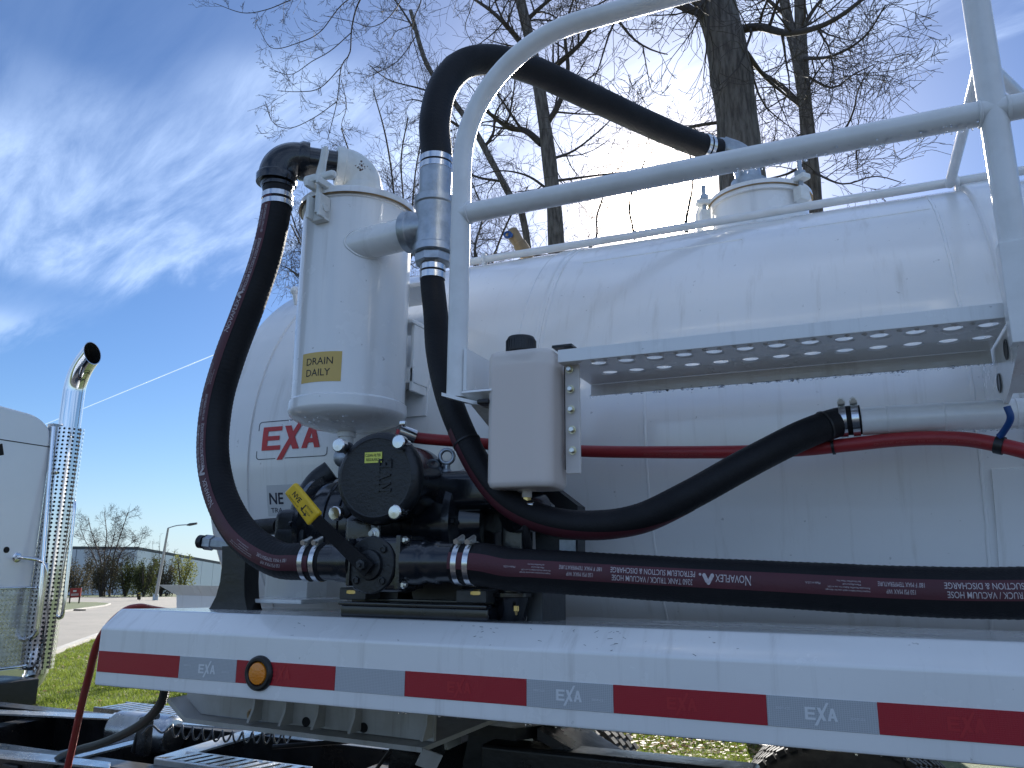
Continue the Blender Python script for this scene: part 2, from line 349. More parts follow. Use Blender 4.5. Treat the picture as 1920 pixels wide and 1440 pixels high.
# ================================================================== ground
def ground_mat(name, c1, c2, c3, s1, s2, bumps, rough=0.9):
    m = bpy.data.materials.new(name); m.use_nodes = True; nt = m.node_tree; N = nt.nodes; L = nt.links; b = N['Principled BSDF']; b.inputs['Roughness'].default_value = rough
    tc = N.new('ShaderNodeTexCoord')
    def nz(s, d=6):
        n = N.new('ShaderNodeTexNoise'); n.inputs['Scale'].default_value = s; n.inputs['Detail'].default_value = d; n.inputs['Roughness'].default_value = 0.62; L.new(tc.outputs['Object'], n.inputs['Vector']); return n.outputs[0]
    def rp(src, a, b_):
        r = N.new('ShaderNodeMapRange'); r.interpolation_type = 'SMOOTHSTEP'; L.new(src, r.inputs[0]); r.inputs[1].default_value = a; r.inputs[2].default_value = b_; return r.outputs[0]
    x = N.new('ShaderNodeMix'); x.data_type = 'RGBA'; L.new(rp(nz(s1), .35, .65), x.inputs[0]); x.inputs[6].default_value = (*c1, 1); x.inputs[7].default_value = (*c2, 1)
    y = N.new('ShaderNodeMix'); y.data_type = 'RGBA'; L.new(rp(nz(s2, 8), .55, .72), y.inputs[0]); L.new(x.outputs[2], y.inputs[6]); y.inputs[7].default_value = (*c3, 1); L.new(y.outputs[2], b.inputs['Base Color'])
    bp = N.new('ShaderNodeBump'); bp.inputs['Strength'].default_value = bumps[1]; bp.inputs['Distance'].default_value = 0.02; L.new(nz(bumps[0], 8), bp.inputs['Height']); L.new(bp.outputs[0], b.inputs['Normal'])
    return m
M['turf'] = ground_mat('turf', (0.045, 0.070, 0.016), (0.060, 0.080, 0.020), (0.08, 0.075, 0.035), 0.5, 3.0, (30, 0.6))
M['concrete'] = ground_mat('concrete_road', (0.20, 0.187, 0.165), (0.17, 0.16, 0.142), (0.12, 0.112, 0.10), 0.25, 1.6, (60, 0.2))
M['asphalt'] = ground_mat('asphalt', (0.062, 0.062, 0.064), (0.052, 0.052, 0.054), (0.085, 0.082, 0.078), 0.5, 9.0, (120, 0.4))
M['kerb'] = ground_mat('kerb_stone', (0.36, 0.35, 0.32), (0.30, 0.29, 0.27), (0.2, 0.19, 0.17), 1.0, 6.0, (80, 0.2))
m = MB(); xs = [-3000, -1200, -500, -250]+[-200+10*i for i in range(31)]+[150, 300, 700, 1500, 3000]; ysg = [-3000, -1200, -500, -200, -100]+[-60+10*i for i in range(27)]+[260, 400, 800, 1600, 3000]
P = [(x, y, gz(x, y)) for y in ysg for x in xs]; nx = len(xs)
m.add(P, [(j*nx+i, j*nx+i+1, (j+1)*nx+i+1, (j+1)*nx+i) for j in range(len(ysg)-1) for i in range(nx-1)])
obj('ground', m, M['turf'], None, 0, kind='structure')
def sheet(name, pts, lift, mt):
    m = MB(); P = [V((p.x, p.y, gz(p.x, p.y)+lift)) for p in pts]; m.add(P, [tuple(range(len(P)))]); return obj(name, m, mt, None, 0, kind='structure')
sheet('parking_lot', [V((-7.2, 2.2, 0)), V((-7.2, -60, 0)), V((60, -60, 0)), V((60, 2.2, 0))], 0.006, M['asphalt'])
g = on_ground
sheet('road', [g(-250, 1395), g(-60, 1290), g(60, 1243), g(100, 1227), g(150, 1207), g(200, 1188), g(260, 1172), g(340, 1160), g(470, 1150), g(640, 1140), g(640, 1119), g(300, 1119.5), g(100, 1120.5), g(-200, 1122), g(-500, 1130)], 0.02, M['concrete'])
# kerb line between the near grass and the road
def kerb(pts, name, h=0.13, w_=0.16):
    m = MB(); P = []; F = []
    for i, p in enumerate(pts):
        a = pts[max(0, i-1)]; b = pts[min(len(pts)-1, i+1)]; d = (b-a); d.z = 0; d.normalize(); n_ = V((-d.y, d.x, 0))
        for o, z in ((-w_/2, -0.05), (-w_/2, h), (w_/2, h), (w_/2, -0.05)): P.append(p+n_*o+V((0, 0, z)))
    for i in range(len(pts)-1):
        for k in range(3): F.append((i*4+k, i*4+k+1, (i+1)*4+k+1, (i+1)*4+k))
    m.add(P, F); return obj(name, m, M['kerb'], None, 20, kind='structure')
kerb([g(-250, 1395), g(-60, 1290), g(60, 1243), g(100, 1227), g(150, 1207), g(200, 1188), g(260, 1172), g(340, 1160)], 'kerb', 0.09)
isl = [g(-120, 1166), g(20, 1158), g(105, 1150), g(150, 1143.5), g(196, 1137), g(205, 1133.5), g(180, 1131.5), g(110, 1131.0), g(-120, 1133)]
sheet('grass_island', isl, 0.11, M['turf']); kerb(isl[:7], 'island_kerb', 0.105, 0.2)
m = MB(); q = g(148, 1145.5); m.bbox(q+V((0, -0.1, 0.05)), (0.9, 0.35, 0.10), 0.01); obj('kerb_inlet', m, M['hole'], None, kind='structure')

# grass blades where the picture looks down on the lawn
def leafmat(name, c1, c2, tl=0.45):
    m = bpy.data.materials.new(name); m.use_nodes = True; nt = m.node_tree; N = nt.nodes; L = nt.links; b = N['Principled BSDF']; b.inputs['Roughness'].default_value = 0.6; b.inputs['Specular IOR Level'].default_value = 0.25
    gi = N.new('ShaderNodeNewGeometry'); mx = N.new('ShaderNodeMix'); mx.data_type = 'RGBA'; L.new(gi.outputs['Random Per Island'], mx.inputs[0]); mx.inputs[6].default_value = (*c1, 1); mx.inputs[7].default_value = (*c2, 1)
    L.new(mx.outputs[2], b.inputs['Base Color']); t = N.new('ShaderNodeBsdfTranslucent'); L.new(mx.outputs[2], t.inputs[0]); ms = N.new('ShaderNodeMixShader'); ms.inputs[0].default_value = tl; L.new(b.outputs[0], ms.inputs[1]); L.new(t.outputs[0], ms.inputs[2]); L.new(ms.outputs[0], N['Material Output'].inputs[0]); return m
M['blade'] = leafmat('grass_blade', (0.085, 0.135, 0.016), (0.20, 0.24, 0.04), 0.5)
M['litter'] = leafmat('dry_leaf', (0.18, 0.10, 0.04), (0.34, 0.25, 0.12), 0.3)
rg = random.Random(11); m = MB(); ml_ = MB()
vv = []; ff = []; lv_ = []; lf = []
def blade(p, hgt, w_):
    a = rg.uniform(0, 2*PI); dx, dy = math.cos(a)*w_, math.sin(a)*w_; lx, ly = rg.gauss(0, hgt*0.5), rg.gauss(0, hgt*0.5); o = len(vv)
    vv.extend([(p.x-dx, p.y-dy, p.z), (p.x+dx, p.y+dy, p.z), (p.x+lx, p.y+ly, p.z+hgt)]); ff.append((o, o+1, o+2))
n = 0
while n < 115000:
    k = rg.random()
    if k < 0.72: x, y = rg.uniform(20, 560), 1398-(1398-1185)*math.sqrt(rg.random())
    else: x, y = rg.uniform(870, 1700), rg.uniform(1340, 1450)
    p = g(x, y)
    if p.y < 2.25: continue
    # keep on the lawn side of the kerb
    lx = [(-250, 1395), (-60, 1290), (60, 1243), (100, 1227), (150, 1207), (200, 1188), (260, 1172), (340, 1160), (700, 1130)]
    lim = 0
    for (xa, ya_), (xb, yb_) in zip(lx, lx[1:]):
        if xa <= x <= xb: lim = ya_+(yb_-ya_)*(x-xa)/(xb-xa)
    if y < lim+2: continue
    n += 1
    d = (p-CAM).length; clump = 0.6+0.8*abs(math.sin(p.x*3.1+math.sin(p.y*2.3))*math.cos(p.y*2.7)); blade(p, rg.uniform(0.03, 0.065)*clump, 0.0028+0.0006*d*0.35)
    if rg.random() < (0.012 if x < 700 else 0.12):
        s_ = rg.uniform(0.015, 0.04); o = len(lv_); a = rg.uniform(0, 6.28); tz = rg.uniform(-0.4, 0.4)
        lv_.extend([(p.x+math.cos(a+q*PI/2)*s_*(1 if q % 2 else .55), p.y+math.sin(a+q*PI/2)*s_*(1 if q % 2 else .55), p.z+0.03+tz*s_*math.cos(q*PI/2)) for q in range(4)]); lf.append((o, o+1, o+2, o+3))
m.v = vv; m.f = ff; obj('lawn_grass', m, M['blade'], None, 0, label='short green lawn grass behind the truck', cat='grass', kind='stuff')
ml_.v = lv_; ml_.f = lf; obj('fallen_leaves', ml_, M['litter'], None, 0, label='dry brown leaves scattered on the lawn', cat='leaves', kind='stuff')

# ================================================================== background: warehouse, lamp, sign, shrubs
M['wall_panel'] = mat('grey_metal_cladding', (0.60, 0.62, 0.65), 0.5, bump=(1.0, 0.05, 2), var=(0.2, 0.4, (0.52, 0.55, 0.58)))
M['wall_haze'] = mat('haze_pale_cladding', (0.85, 0.85, 0.84), 0.5, var=(0.2, 0.3, (0.78, 0.78, 0.77)))  # right-hand wall: brightness of the haze is put into this paler colour
D0 = 120.0
def far(x, y, d): return at(x, y, D=d)
bw = thing('warehouse', 'long low grey warehouse behind the shrubs', 'building', far(258, 1100, D0))
cz_ = far(258, 1031, D0).z; zb_ = far(258, 1130, D0).z-2
cA = far(258, 1031, D0); cL = far(-260, 1015, 118); cRr = far(640, 1098, 190)
def wallrun(a, b, n, mt, name, top_a, top_b, gap=0.06):
    for i in range(n):
        p = a.lerp(b, i/n); q = a.lerp(b, (i+1)/n); d = (q-p); d.z = 0; d.normalize(); t0 = top_a+(top_b-top_a)*i/n; t1 = top_a+(top_b-top_a)*(i+1)/n
        m = MB(); nrm = V((-d.y, d.x, 0))*0.3; nrm = nrm if nrm.dot(fw) > 0 else -nrm; p2 = p+d*gap; q2 = q-d*gap
        m.prism([V((p2.x, p2.y, zb_)), V((q2.x, q2.y, zb_)), V((q2.x, q2.y, t1)), V((p2.x, p2.y, t0))], nrm); obj(name, m, mt, bw, 0)
    m = MB(); d = (b-a).normalized(); nrm = V((-d.y, d.x, 0)); nrm = nrm if nrm.dot(fw) > 0 else -nrm; m.prism([V((a.x, a.y, zb_))+nrm*0.25, V((b.x, b.y, zb_))+nrm*0.25, V((b.x, b.y, top_b-.05))+nrm*0.25, V((a.x, a.y, top_a-.05))+nrm*0.25], nrm*0.2); obj('wall_back', m, M['darkgrey'], bw, 0)
    m = MB(); m.prism([V((a.x, a.y, top_a)), V((b.x, b.y, top_b)), V((b.x, b.y, top_b+0.45)), V((a.x, a.y, top_a+0.45))], nrm*0.35); obj('parapet', m, M['darkgrey'], bw, 0)
wallrun(cA, cL, 9, M['wall_panel'], 'wall_panel', cz_, cz_)
wallrun(cA, cRr, 22, M['wall_haze'], 'wall_panel', cz_, cRr.z)
# street lamp
lb = g(291, 1126); dl_ = (lb-CAM).dot(fw)
lt = far(315.5, 990, dl_); hd0 = far(356, 983.5, dl_)
lamp = thing('street_lamp', 'grey street lamp with single arm leaning beside the road', 'street lamp', lb)
m = MB(); m.tube([lb, lb.lerp(lt, .5), lt], [0.16, 0.13, 0.09], 12); obj('pole', m, M['galv'], lamp)
m = MB(); m.tube(spline([lt, lt.lerp(hd0, .4)+V((0, 0, .10)), hd0], 0.2), 0.05, 8); obj('arm', m, M['galv'], lamp)
m = MB(); d = (hd0-lt).normalized(); m.tube([hd0-d*0.3, hd0, hd0+d*0.7], [0.06, 0.14, 0.10], 10); obj('lamp_head', m, M['darkgrey'], lamp)
m = MB(); m.lathe(lb, (0, 0, 1), [(0, 0.26), (0.5, 0.26), (0.6, 0.18)], 12); obj('base_collar', m, M['galv'], lamp)
# red sign on two legs
def scr(d, x, y): return far(x, y, d)
sp = g(140, 1134); ds = (sp-CAM).dot(fw)
sign = thing('red_sign', 'red board sign on two dark legs on the grass island', 'sign', sp)
c4 = [far(130.5, 1121, ds), far(150, 1120, ds), far(152, 1102.5, ds), far(132, 1103, ds)]
m = MB(); m.prism(c4, rt.cross(V((0, 0, 1)))*-0.12); obj('board', m, mat('sign_red', (0.34, 0.035, 0.035), 0.5), sign, 0)
for xa_, xb_ in ((131.5, 129.5), (149.5, 147)):
    m = MB(); a = far(xa_, 1118, ds); b = far(xb_, 1136, ds); m.tube([a, b], 0.05, 6); obj('leg', m, M['frame'], sign)
m = MB()
def sg(u, v): return c4[0].lerp(c4[1], u).lerp(c4[3].lerp(c4[2], u), v)-fw*0.03
for u0_, u1_, v0_, v1_ in ((.30, .62, .62, .80), (.12, .85, .36, .42), (.12, .85, .24, .30)):
    m.add([sg(u0_, v0_), sg(u1_, v0_), sg(u1_, v1_), sg(u0_, v1_)], [(0, 1, 2, 3)])
obj('sign_lines', m, mat('sign_white', (0.7, 0.66, 0.64), 0.5), sign, 0)
# striped marker by the shrubs
mk = g(261, 1126); dm = (mk-CAM).dot(fw); mkr = thing('hazard_marker', 'small yellow striped hazard marker in front of the shrubs', 'marker', mk)
m = MB(); m.prism([far(257.5, 1124, dm), far(264, 1124, dm), far(264, 1110, dm), far(257.5, 1110, dm)], -fw*0.05); obj('board', m, M['frame'], mkr, 0)
for i in range(3):
    m = MB(); y = 1123-i*4.6; m.prism([far(257.8, y, dm-.02), far(263.8, y-1.6, dm-.02), far(263.8, y-3.6, dm-.02), far(257.8, y-2.0, dm-.02)], -fw*0.03); obj('stripe', m, mat('marker_yellow', (0.7, 0.6, 0.1), 0.5), mkr, 0)
m = MB(); m.tube([far(261, 1126.5, dm), far(261, 1118, dm)], 0.04, 6); obj('post', m, M['frame'], mkr)

# ================================================================== trees
M['bark'] = mat('rough_bark', (0.21, 0.185, 0.165), 0.9, bump=(26, 1.0, 8), var=(14, 0.9, (0.06, 0.05, 0.045)))
_nt = M['bark'].node_tree
for n_ in _nt.nodes:
    if n_.type == 'BUMP': n_.inputs['Distance'].default_value = 0.06
_mp = _nt.nodes.new('ShaderNodeMapping'); _mp.inputs['Scale'].default_value = (1.6, 1.6, 0.28)
_tcn = [n_ for n_ in _nt.nodes if n_.type == 'TEX_COORD'][0]; _nt.links.new(_tcn.outputs['Object'], _mp.inputs[0])
for n_ in _nt.nodes:
    if n_.type == 'TEX_NOISE': _nt.links.new(_mp.outputs[0], n_.inputs['Vector'])
M['twig'] = mat('twig_bark', (0.060, 0.048, 0.042), 0.85)
class Tree:
    def __init__(s, seed): s.r = random.Random(seed); s.trunk = MB(); s.crown = MB()
    def seg(s, mb, pts, rads, n): mb.tube(pts, rads, n, cap=False)
    def grow(s, p, d, length, rad, lvl, maxl, par):
        """one limb: a wandering tapered tube that throws side shoots"""
        r = s.r; n = max(3, int(length/par['seg'][lvl])); st = length/n; pts = [p.copy()]; dirs = [d.copy()]; rads = [rad]
        cur = d.copy(); curl = V((r.gauss(0, 1), r.gauss(0, 1), r.gauss(0, .7)))*par.get('curl', 0.09)
        for i in range(n):
            k = par['wob'][lvl]
            cur = cur+curl+V((r.gauss(0, k), r.gauss(0, k), r.gauss(0, k)+par['trop'][lvl])); cur.normalize()
            p = p+cur*st; pts.append(p.copy()); dirs.append(cur.copy()); rads.append(max(par['rmin'], rad*(1-(i+1)/n*par['taper'][lvl])))
        s.seg(s.crown, pts, rads, 7 if rad > 0.03 else 5 if rad > 0.012 else 3)
        if lvl >= maxl: return
        cnt = par['cnt'][lvl]; cnt = int(cnt*r.uniform(0.75, 1.25)+0.5)
        for j in range(cnt):
            t = par['first'][lvl]+(1-par['first'][lvl])*(j+r.random())/cnt; x = t*n; i = min(n-1, int(x)); f = x-i
            q = pts[i].lerp(pts[i+1], f); dd = dirs[i+1]; ax = dd.orthogonal().normalized(); ax = Quaternion(dd, r.uniform(0, 2*PI)) @ ax
            ang = math.radians(r.uniform(*par['ang'][lvl])); nd = (Quaternion(ax, ang) @ dd).normalized()
            l2 = length*par['len'][lvl]*r.uniform(0.6, 1.2)*(1.15-0.6*t); rr = max(par['rmin'], (rads[i]*(1-f)+rads[i+1]*f)*par['rad'][lvl])
            s.grow(q, nd, l2, rr, lvl+1, maxl, par)
    def guided(s, pts, r0_, r1_, kids, par, lvl=1, maxl=3, n=8, trunk=False, ln=(0.5, 1.2), first=0.05, step=0.12, down=0.0):
        ps = spline(pts, step); m = len(ps); rads = [r0_+(r1_-r0_)*i/(m-1) for i in range(m)]
        if trunk: rads = [q*(1+0.05*math.sin(i*0.9)+0.03*s.r.uniform(-1, 1)) for i, q in enumerate(rads)]
        s.seg(s.trunk if trunk else s.crown, ps, rads, 20 if trunk and r0_ > .12 else n)
        kids = int(kids*par.get('dens', 0.82)+0.5)
        for j in range(kids):
            t = first+(1-first)*(j+s.r.random())/kids; i = min(m-2, int(t*(m-1))); dd = (ps[i+1]-ps[i]).normalized(); ax = Quaternion(dd, s.r.uniform(0, 2*PI)) @ dd.orthogonal().normalized()
            nd = (Quaternion(ax, math.radians(s.r.uniform(*par['ang'][lvl-1]))) @ dd).normalized(); nd = (nd+V((0, 0, -down))).normalized()
            s.grow(ps[i], nd, s.r.uniform(*ln)*(1.1-0.4*t), max(par['rmin'], rads[i]*par['rad'][lvl-1]*s.r.uniform(.7, 1.1)), lvl, maxl, par)
    def done(s, name, label, base, cat='tree', group=None):
        t = thing(name, label, cat, base, group)
        if s.trunk.v: obj('trunk', s.trunk, M['bark'], t, 60)
        obj('crown', s.crown, M['twig'], t, 60); return t
PAR = dict(seg=[0.4, 0.20, 0.10, 0.07, 0.05], wob=[0.06, 0.10, 0.12, 0.13, 0.13], trop=[0.03, 0.03, 0.03, 0.03, 0.02], taper=[0.75, 0.8, 0.8, 0.7, 0.6], cnt=[9, 6, 4, 3, 3], first=[0.2, 0.12, 0.1, 0.1, 0.1], ang=[(35, 70), (30, 65), (25, 60), (25, 60), (25, 60)], len=[0.6, 0.72, 0.66, 0.6, 0.5], rad=[0.5, 0.55, 0.6, 0.65, 0.7], rmin=0.0034)
GRP = 'bare trees behind the trailer'
def base_of(pt): return V((pt.x, pt.y, gz(pt.x, pt.y)))
def A(x, y, Y): return at(x, y, Y=Y)
# tree 1: thick trunk right of the sun
T1 = Tree(21); Y1 = 7.0; b1 = base_of(A(1400, 330, Y1))
T1.guided([b1, b1.lerp(A(1392, 300, Y1), .55), A(1388, 290, Y1), A(1372, 150, Y1), A(1350, 20, Y1), A(1325, -120, Y1), A(1300, -300, Y1)], 0.36, 0.17, 0, PAR, trunk=True, step=0.25)
for P_, ra_0, kids in (([A(1370, 60, Y1), A(1420, 50, Y1), A(1480, 62, Y1-.5), A(1560, 40, Y1-1), A(1640, -20, Y1-1)], .055, 12), ([A(1345, 40, Y1), A(1300, 20, Y1), A(1270, -10, Y1+.3), A(1200, -90, Y1)], .05, 12), ([A(1400, 100, Y1), A(1440, 150, Y1+.6), A(1500, 200, Y1+1)], .035, 8), ([A(1340, 0, Y1), A(1250, -60, Y1-1), A(1160, -70, Y1-1), A(1040, -100, Y1-1.2)], .06, 16), ([A(1345, 230, Y1), A(1310, 235, Y1), A(1260, 245, Y1+.4), A(1200, 232, Y1+.6), A(1150, 215, Y1+1)], .022, 8)):
    T1.guided(P_, ra_0, ra_0*.3, kids, PAR, 1, 3, 7, ln=(.7, 1.5))
T1.guided([A(1160, 40, 6.2), A(1190, 75, 6.2), A(1225, 95, 6.2), A(1252, 102, 6.2)], .018, .006, 5, PAR, 2, 3, 6, ln=(.3, .6), down=.5)
T1.guided([A(1155, 35, 6.2), A(1140, 70, 6.2), A(1125, 120, 6.3), A(1108, 165, 6.4)], .014, .005, 6, PAR, 2, 3, 6, ln=(.3, .6))
T1.guided([A(1205, 85, 6.2), A(1215, 140, 6.2), A(1225, 175, 6.2), A(1262, 180, 6.3)], .008, .003, 4, PAR, 2, 3, 5, ln=(.2, .4))
T1.done('bare_tree', 'thick furrowed tree trunk right of the sun, bare branches', b1, group=GRP)
# tree 2: forked trunk further right
T2 = Tree(33); Y2 = 10.0; b2 = base_of(A(1530, 360, Y2))
T2.guided([b2, b2.lerp(A(1525, 330, Y2), .6), A(1522, 330, Y2), A(1512, 220, Y2), A(1503, 120, Y2), A(1500, 0, Y2), A(1497, -150, Y2)], 0.17, 0.08, 0, PAR, trunk=True, step=0.25)
T2.guided([A(1510, 190, Y2), A(1496, 110, Y2), A(1478, 40, Y2), A(1462, -40, Y2), A(1440, -120, Y2)], 0.10, 0.06, 0, PAR, trunk=True, step=0.25)
for P_, ra_0, kids in (([A(1512, 210, Y2), A(1470, 165, Y2), A(1420, 130, Y2), A(1390, 100, Y2)], .05, 9), ([A(1505, 110, Y2), A(1560, 105, Y2-1), A(1620, 70, Y2-1), A(1660, 10, Y2-1.5)], .035, 11), ([A(1508, 140, Y2), A(1560, 165, Y2), A(1600, 140, Y2), A(1640, 120, Y2)], .025, 9), ([A(1515, 260, Y2), A(1575, 250, Y2), A(1600, 210, Y2), A(1612, 160, Y2), A(1650, 112, Y2)], .022, 6), ([A(1518, 300, Y2), A(1480, 325, Y2), A(1440, 335, Y2)], .03, 6), ([A(1520, 320, Y2), A(1580, 345, Y2-1), A(1640, 330, Y2-1), A(1690, 342, Y2-1)], .022, 8), ([A(1500, 60, Y2), A(1540, 0, Y2), A(1600, -40, Y2)], .04, 12), ([A(1475, 30, Y2), A(1430, -10, Y2), A(1390, -60, Y2)], .04, 10), ([A(1515, 240, Y2), A(1470, 290, Y2), A(1420, 300, Y2)], .025, 7), ([A(1605, 300, Y2+1), A(1608, 240, Y2+1), A(1620, 180, Y2+1)], .012, 5)):
    T2.guided(P_, ra_0, ra_0*.25, kids, PAR, 1, 3, 7, ln=(.6, 1.4))
T2.done('bare_tree', 'slim forked bare tree nearest the right-hand rail post', b2, group=GRP)
# tree 3: dark trunk seen inside the railing bend
T3 = Tree(45); Y3 = 11.0; b3 = base_of(A(1048, 480, Y3))
T3.guided([b3, b3.lerp(A(1045, 470, Y3), .6), A(1043, 460, Y3), A(1033, 330, Y3), A(1018, 210, Y3), A(1005, 130, Y3), A(985, 40, Y3), A(960, -60, Y3)], 0.21, 0.09, 0, PAR, trunk=True, step=0.25)
for P_, ra_0, kids in (([A(1015, 270, Y3), A(985, 245, Y3), A(955, 240, Y3), A(920, 215, Y3-1), A(890, 190, Y3-1)], .07, 14), ([A(1010, 150, Y3), A(1045, 120, Y3), A(1080, 90, Y3), A(1105, 60, Y3), A(1110, 20, Y3)], .07, 12), ([A(1020, 240, Y3), A(1050, 190, Y3), A(1065, 130, Y3), A(1060, 60, Y3), A(1080, -20, Y3)], .06, 13), ([A(1000, 110, Y3), A(960, 60, Y3), A(920, 20, Y3), A(860, -20, Y3)], .07, 16), ([A(1030, 300, Y3), A(1080, 280, Y3+1), A(1140, 230, Y3+1), A(1160, 200, Y3+1)], .035, 12), ([A(1035, 340, Y3), A(1110, 330, Y3+1), A(1190, 320, Y3+1), A(1260, 310, Y3+1)], .03, 12), ([A(1033, 360, Y3), A(990, 330, Y3), A(940, 320, Y3), A(900, 330, Y3)], .03, 10), ([A(985, 40, Y3), A(1030, 0, Y3), A(1090, -40, Y3)], .05, 12)):
    T3.guided(P_, ra_0, ra_0*.25, kids, PAR, 1, 3, 7, ln=(.7, 1.6))
T3.done('bare_tree', 'dark bare tree trunk framed inside the curved rail', b3, group=GRP)
# tree 4: leaning stem left of tree 3
T4 = Tree(57); Y4 = 12.5; b4 = base_of(A(1030, 520, Y4))
T4.guided([b4, b4.lerp(A(1000, 455, Y4), .6), A(985, 430, Y4), A(955, 365, Y4), A(915, 290, Y4), A(890, 245, Y4), A(850, 190, Y4), A(800, 120, Y4), A(770, 20, Y4)], 0.11, 0.05, 0, PAR, trunk=True, step=0.25)
for P_, ra_0, kids in (([A(905, 280, Y4), A(925, 250, Y4), A(930, 210, Y4), A(960, 170, Y4)], .04, 12), ([A(880, 250, Y4), A(850, 230, Y4), A(790, 190, Y4), A(760, 188, Y4)], .04, 14), ([A(860, 200, Y4), A(800, 170, Y4), A(730, 150, Y4), A(690, 120, Y4)], .03, 14), ([A(940, 340, Y4), A(890, 330, Y4), A(850, 300, Y4), A(820, 240, Y4)], .03, 12), ([A(960, 370, Y4), A(900, 400, Y4), A(860, 440, Y4)], .02, 8), ([A(780, 60, Y4), A(740, 0, Y4), A(700, -30, Y4)], .03, 12)):
    T4.guided(P_, ra_0, ra_0*.25, kids, PAR, 1, 3, 7, ln=(.7, 1.5))
T4.done('bare_tree', 'leaning bare tree rising left behind the galvanised tee', b4, group=GRP)
# trees 5 and 6: thin multi-stem trees behind the canister
for seed, stems, lab in ((61, [[(745, 520), (742, 420), (735, 330), (722, 250), (700, 170)], [(752, 520), (770, 420), (778, 330), (790, 260)], [(748, 520), (757, 400), (752, 300), (765, 220)], [(755, 520), (790, 430), (810, 350), (830, 300)]], 'slender multi-stemmed bare tree between canister and galvanised tee'), (62, [[(640, 560), (600, 520), (570, 470), (545, 420)], [(650, 560), (600, 500), (560, 440), (540, 380)], [(655, 560), (640, 430), (660, 320), (640, 240)], [(640, 570), (590, 540), (550, 510), (535, 500)]], 'sparse bare shrub tree peeping left of the white canister'), (63, [[(900, 560), (890, 470), (905, 400), (880, 330)], [(910, 560), (930, 470), (960, 400), (990, 350)], [(915, 560), (1100, 470), (1120, 400), (1150, 320)], [(1180, 560), (1190, 450), (1180, 380), (1210, 300)], [(1290, 540), (1285, 430), (1300, 330), (1280, 240)]], 'thicket of thin bare stems low behind the tank top')):
    T = Tree(seed); Yv = 14.0; bb = base_of(A(stems[0][0][0], 620, Yv))
    for st_ in stems:
        ps = [bb]+[A(x, y, Yv+T.r.uniform(-1, 1)) for x, y in st_]
        T.guided(ps, .065, .016, 0, PAR, trunk=True, step=0.3)
        T.guided(ps[1:], .035, .012, 26, PAR, 1, 3, 5, ln=(.6, 1.5), first=0.0, step=.15)
    T.done('bare_tree', lab, bb, group=GRP)
# tree 7: its crown hangs into the picture from above, drooping twigs top left
T7 = Tree(77); Y7 = 4.3; bT = V((0.9, 8.6, gz(0.9, 8.6)))
hang = A(760, -160, Y7)
T7.guided([bT, bT+V((-.1, 0, 4)), bT+V((-.3, -.2, 7)), V((0.2, 7.6, 9.3))], .22, .12, 0, PAR, trunk=True, step=.3)
T7.guided([V((0.2, 7.6, 9.3)), V((-.2, 6.6, 9.0)), A(850, -330, 5.4), hang], .09, .035, 6, PAR, 1, 3, 7, ln=(.7, 1.3))
PD = dict(PAR); PD.update(curl=.06, wob=[.06, .08, .09, .10, .1], trop=[0, -.01, .03, .05, .03], len=[.5, .55, .6, .5, .5], cnt=[8, 7, 5, 3, 2], rmin=.0017, ang=[(25, 55), (25, 55), (25, 60), (25, 60), (25, 60)])
for P_, ra_0, kids in (([hang, A(720, -60, Y7), A(675, 0, Y7), A(660, 50, Y7), A(656, 100, Y7), A(640, 125, Y7), A(632, 190, Y7), A(614, 262, Y7)], .012, 15), ([hang, A(700, -40, Y7+.3), A(640, 10, Y7+.2), A(600, 60, Y7+.1), A(560, 80, Y7), A(510, 90, Y7), A(484, 50, Y7)], .009, 13), ([A(690, -50, Y7), A(600, -20, Y7), A(545, 0, Y7), A(500, 18, Y7), A(455, 24, Y7), A(402, 6, Y7)], .009, 12), ([hang, A(790, -20, Y7), A(778, 30, Y7), A(772, 60, Y7), A(785, 110, Y7), A(800, 160, Y7)], .010, 12), ([hang, A(880, -30, Y7), A(885, 10, Y7), A(872, 50, Y7), A(890, 90, Y7)], .008, 9), ([A(660, 60, Y7), A(620, 95, Y7), A(585, 115, Y7), A(545, 140, Y7-.1), A(505, 128, Y7-.1)], .006, 8), ([A(640, 125, Y7), A(600, 165, Y7), A(560, 172, Y7), A(520, 170, Y7)], .006, 8), ([A(632, 190, Y7), A(590, 220, Y7), A(545, 240, Y7), A(512, 230, Y7), A(497, 190, Y7)], .005, 9), ([A(780, -60, Y7), A(740, 20, Y7+.4), A(700, 50, Y7+.5), A(660, 40, Y7+.5), A(610, 30, Y7+.5)], .007, 10), ([A(785, 60, Y7), A(750, 110, Y7), A(720, 130, Y7), A(690, 145, Y7)], .005, 8), ([A(640, 150, Y7), A(650, 200, Y7), A(640, 235, Y7), A(655, 262, Y7)], .004, 6)):
    T7.guided(P_, ra_0, .003, kids, PD, 2, 4, 6, ln=(.18, .5), step=.06, first=.12)
T7.done('bare_tree', 'fine drooping bare twigs hanging in from the top left', bT, group=GRP)

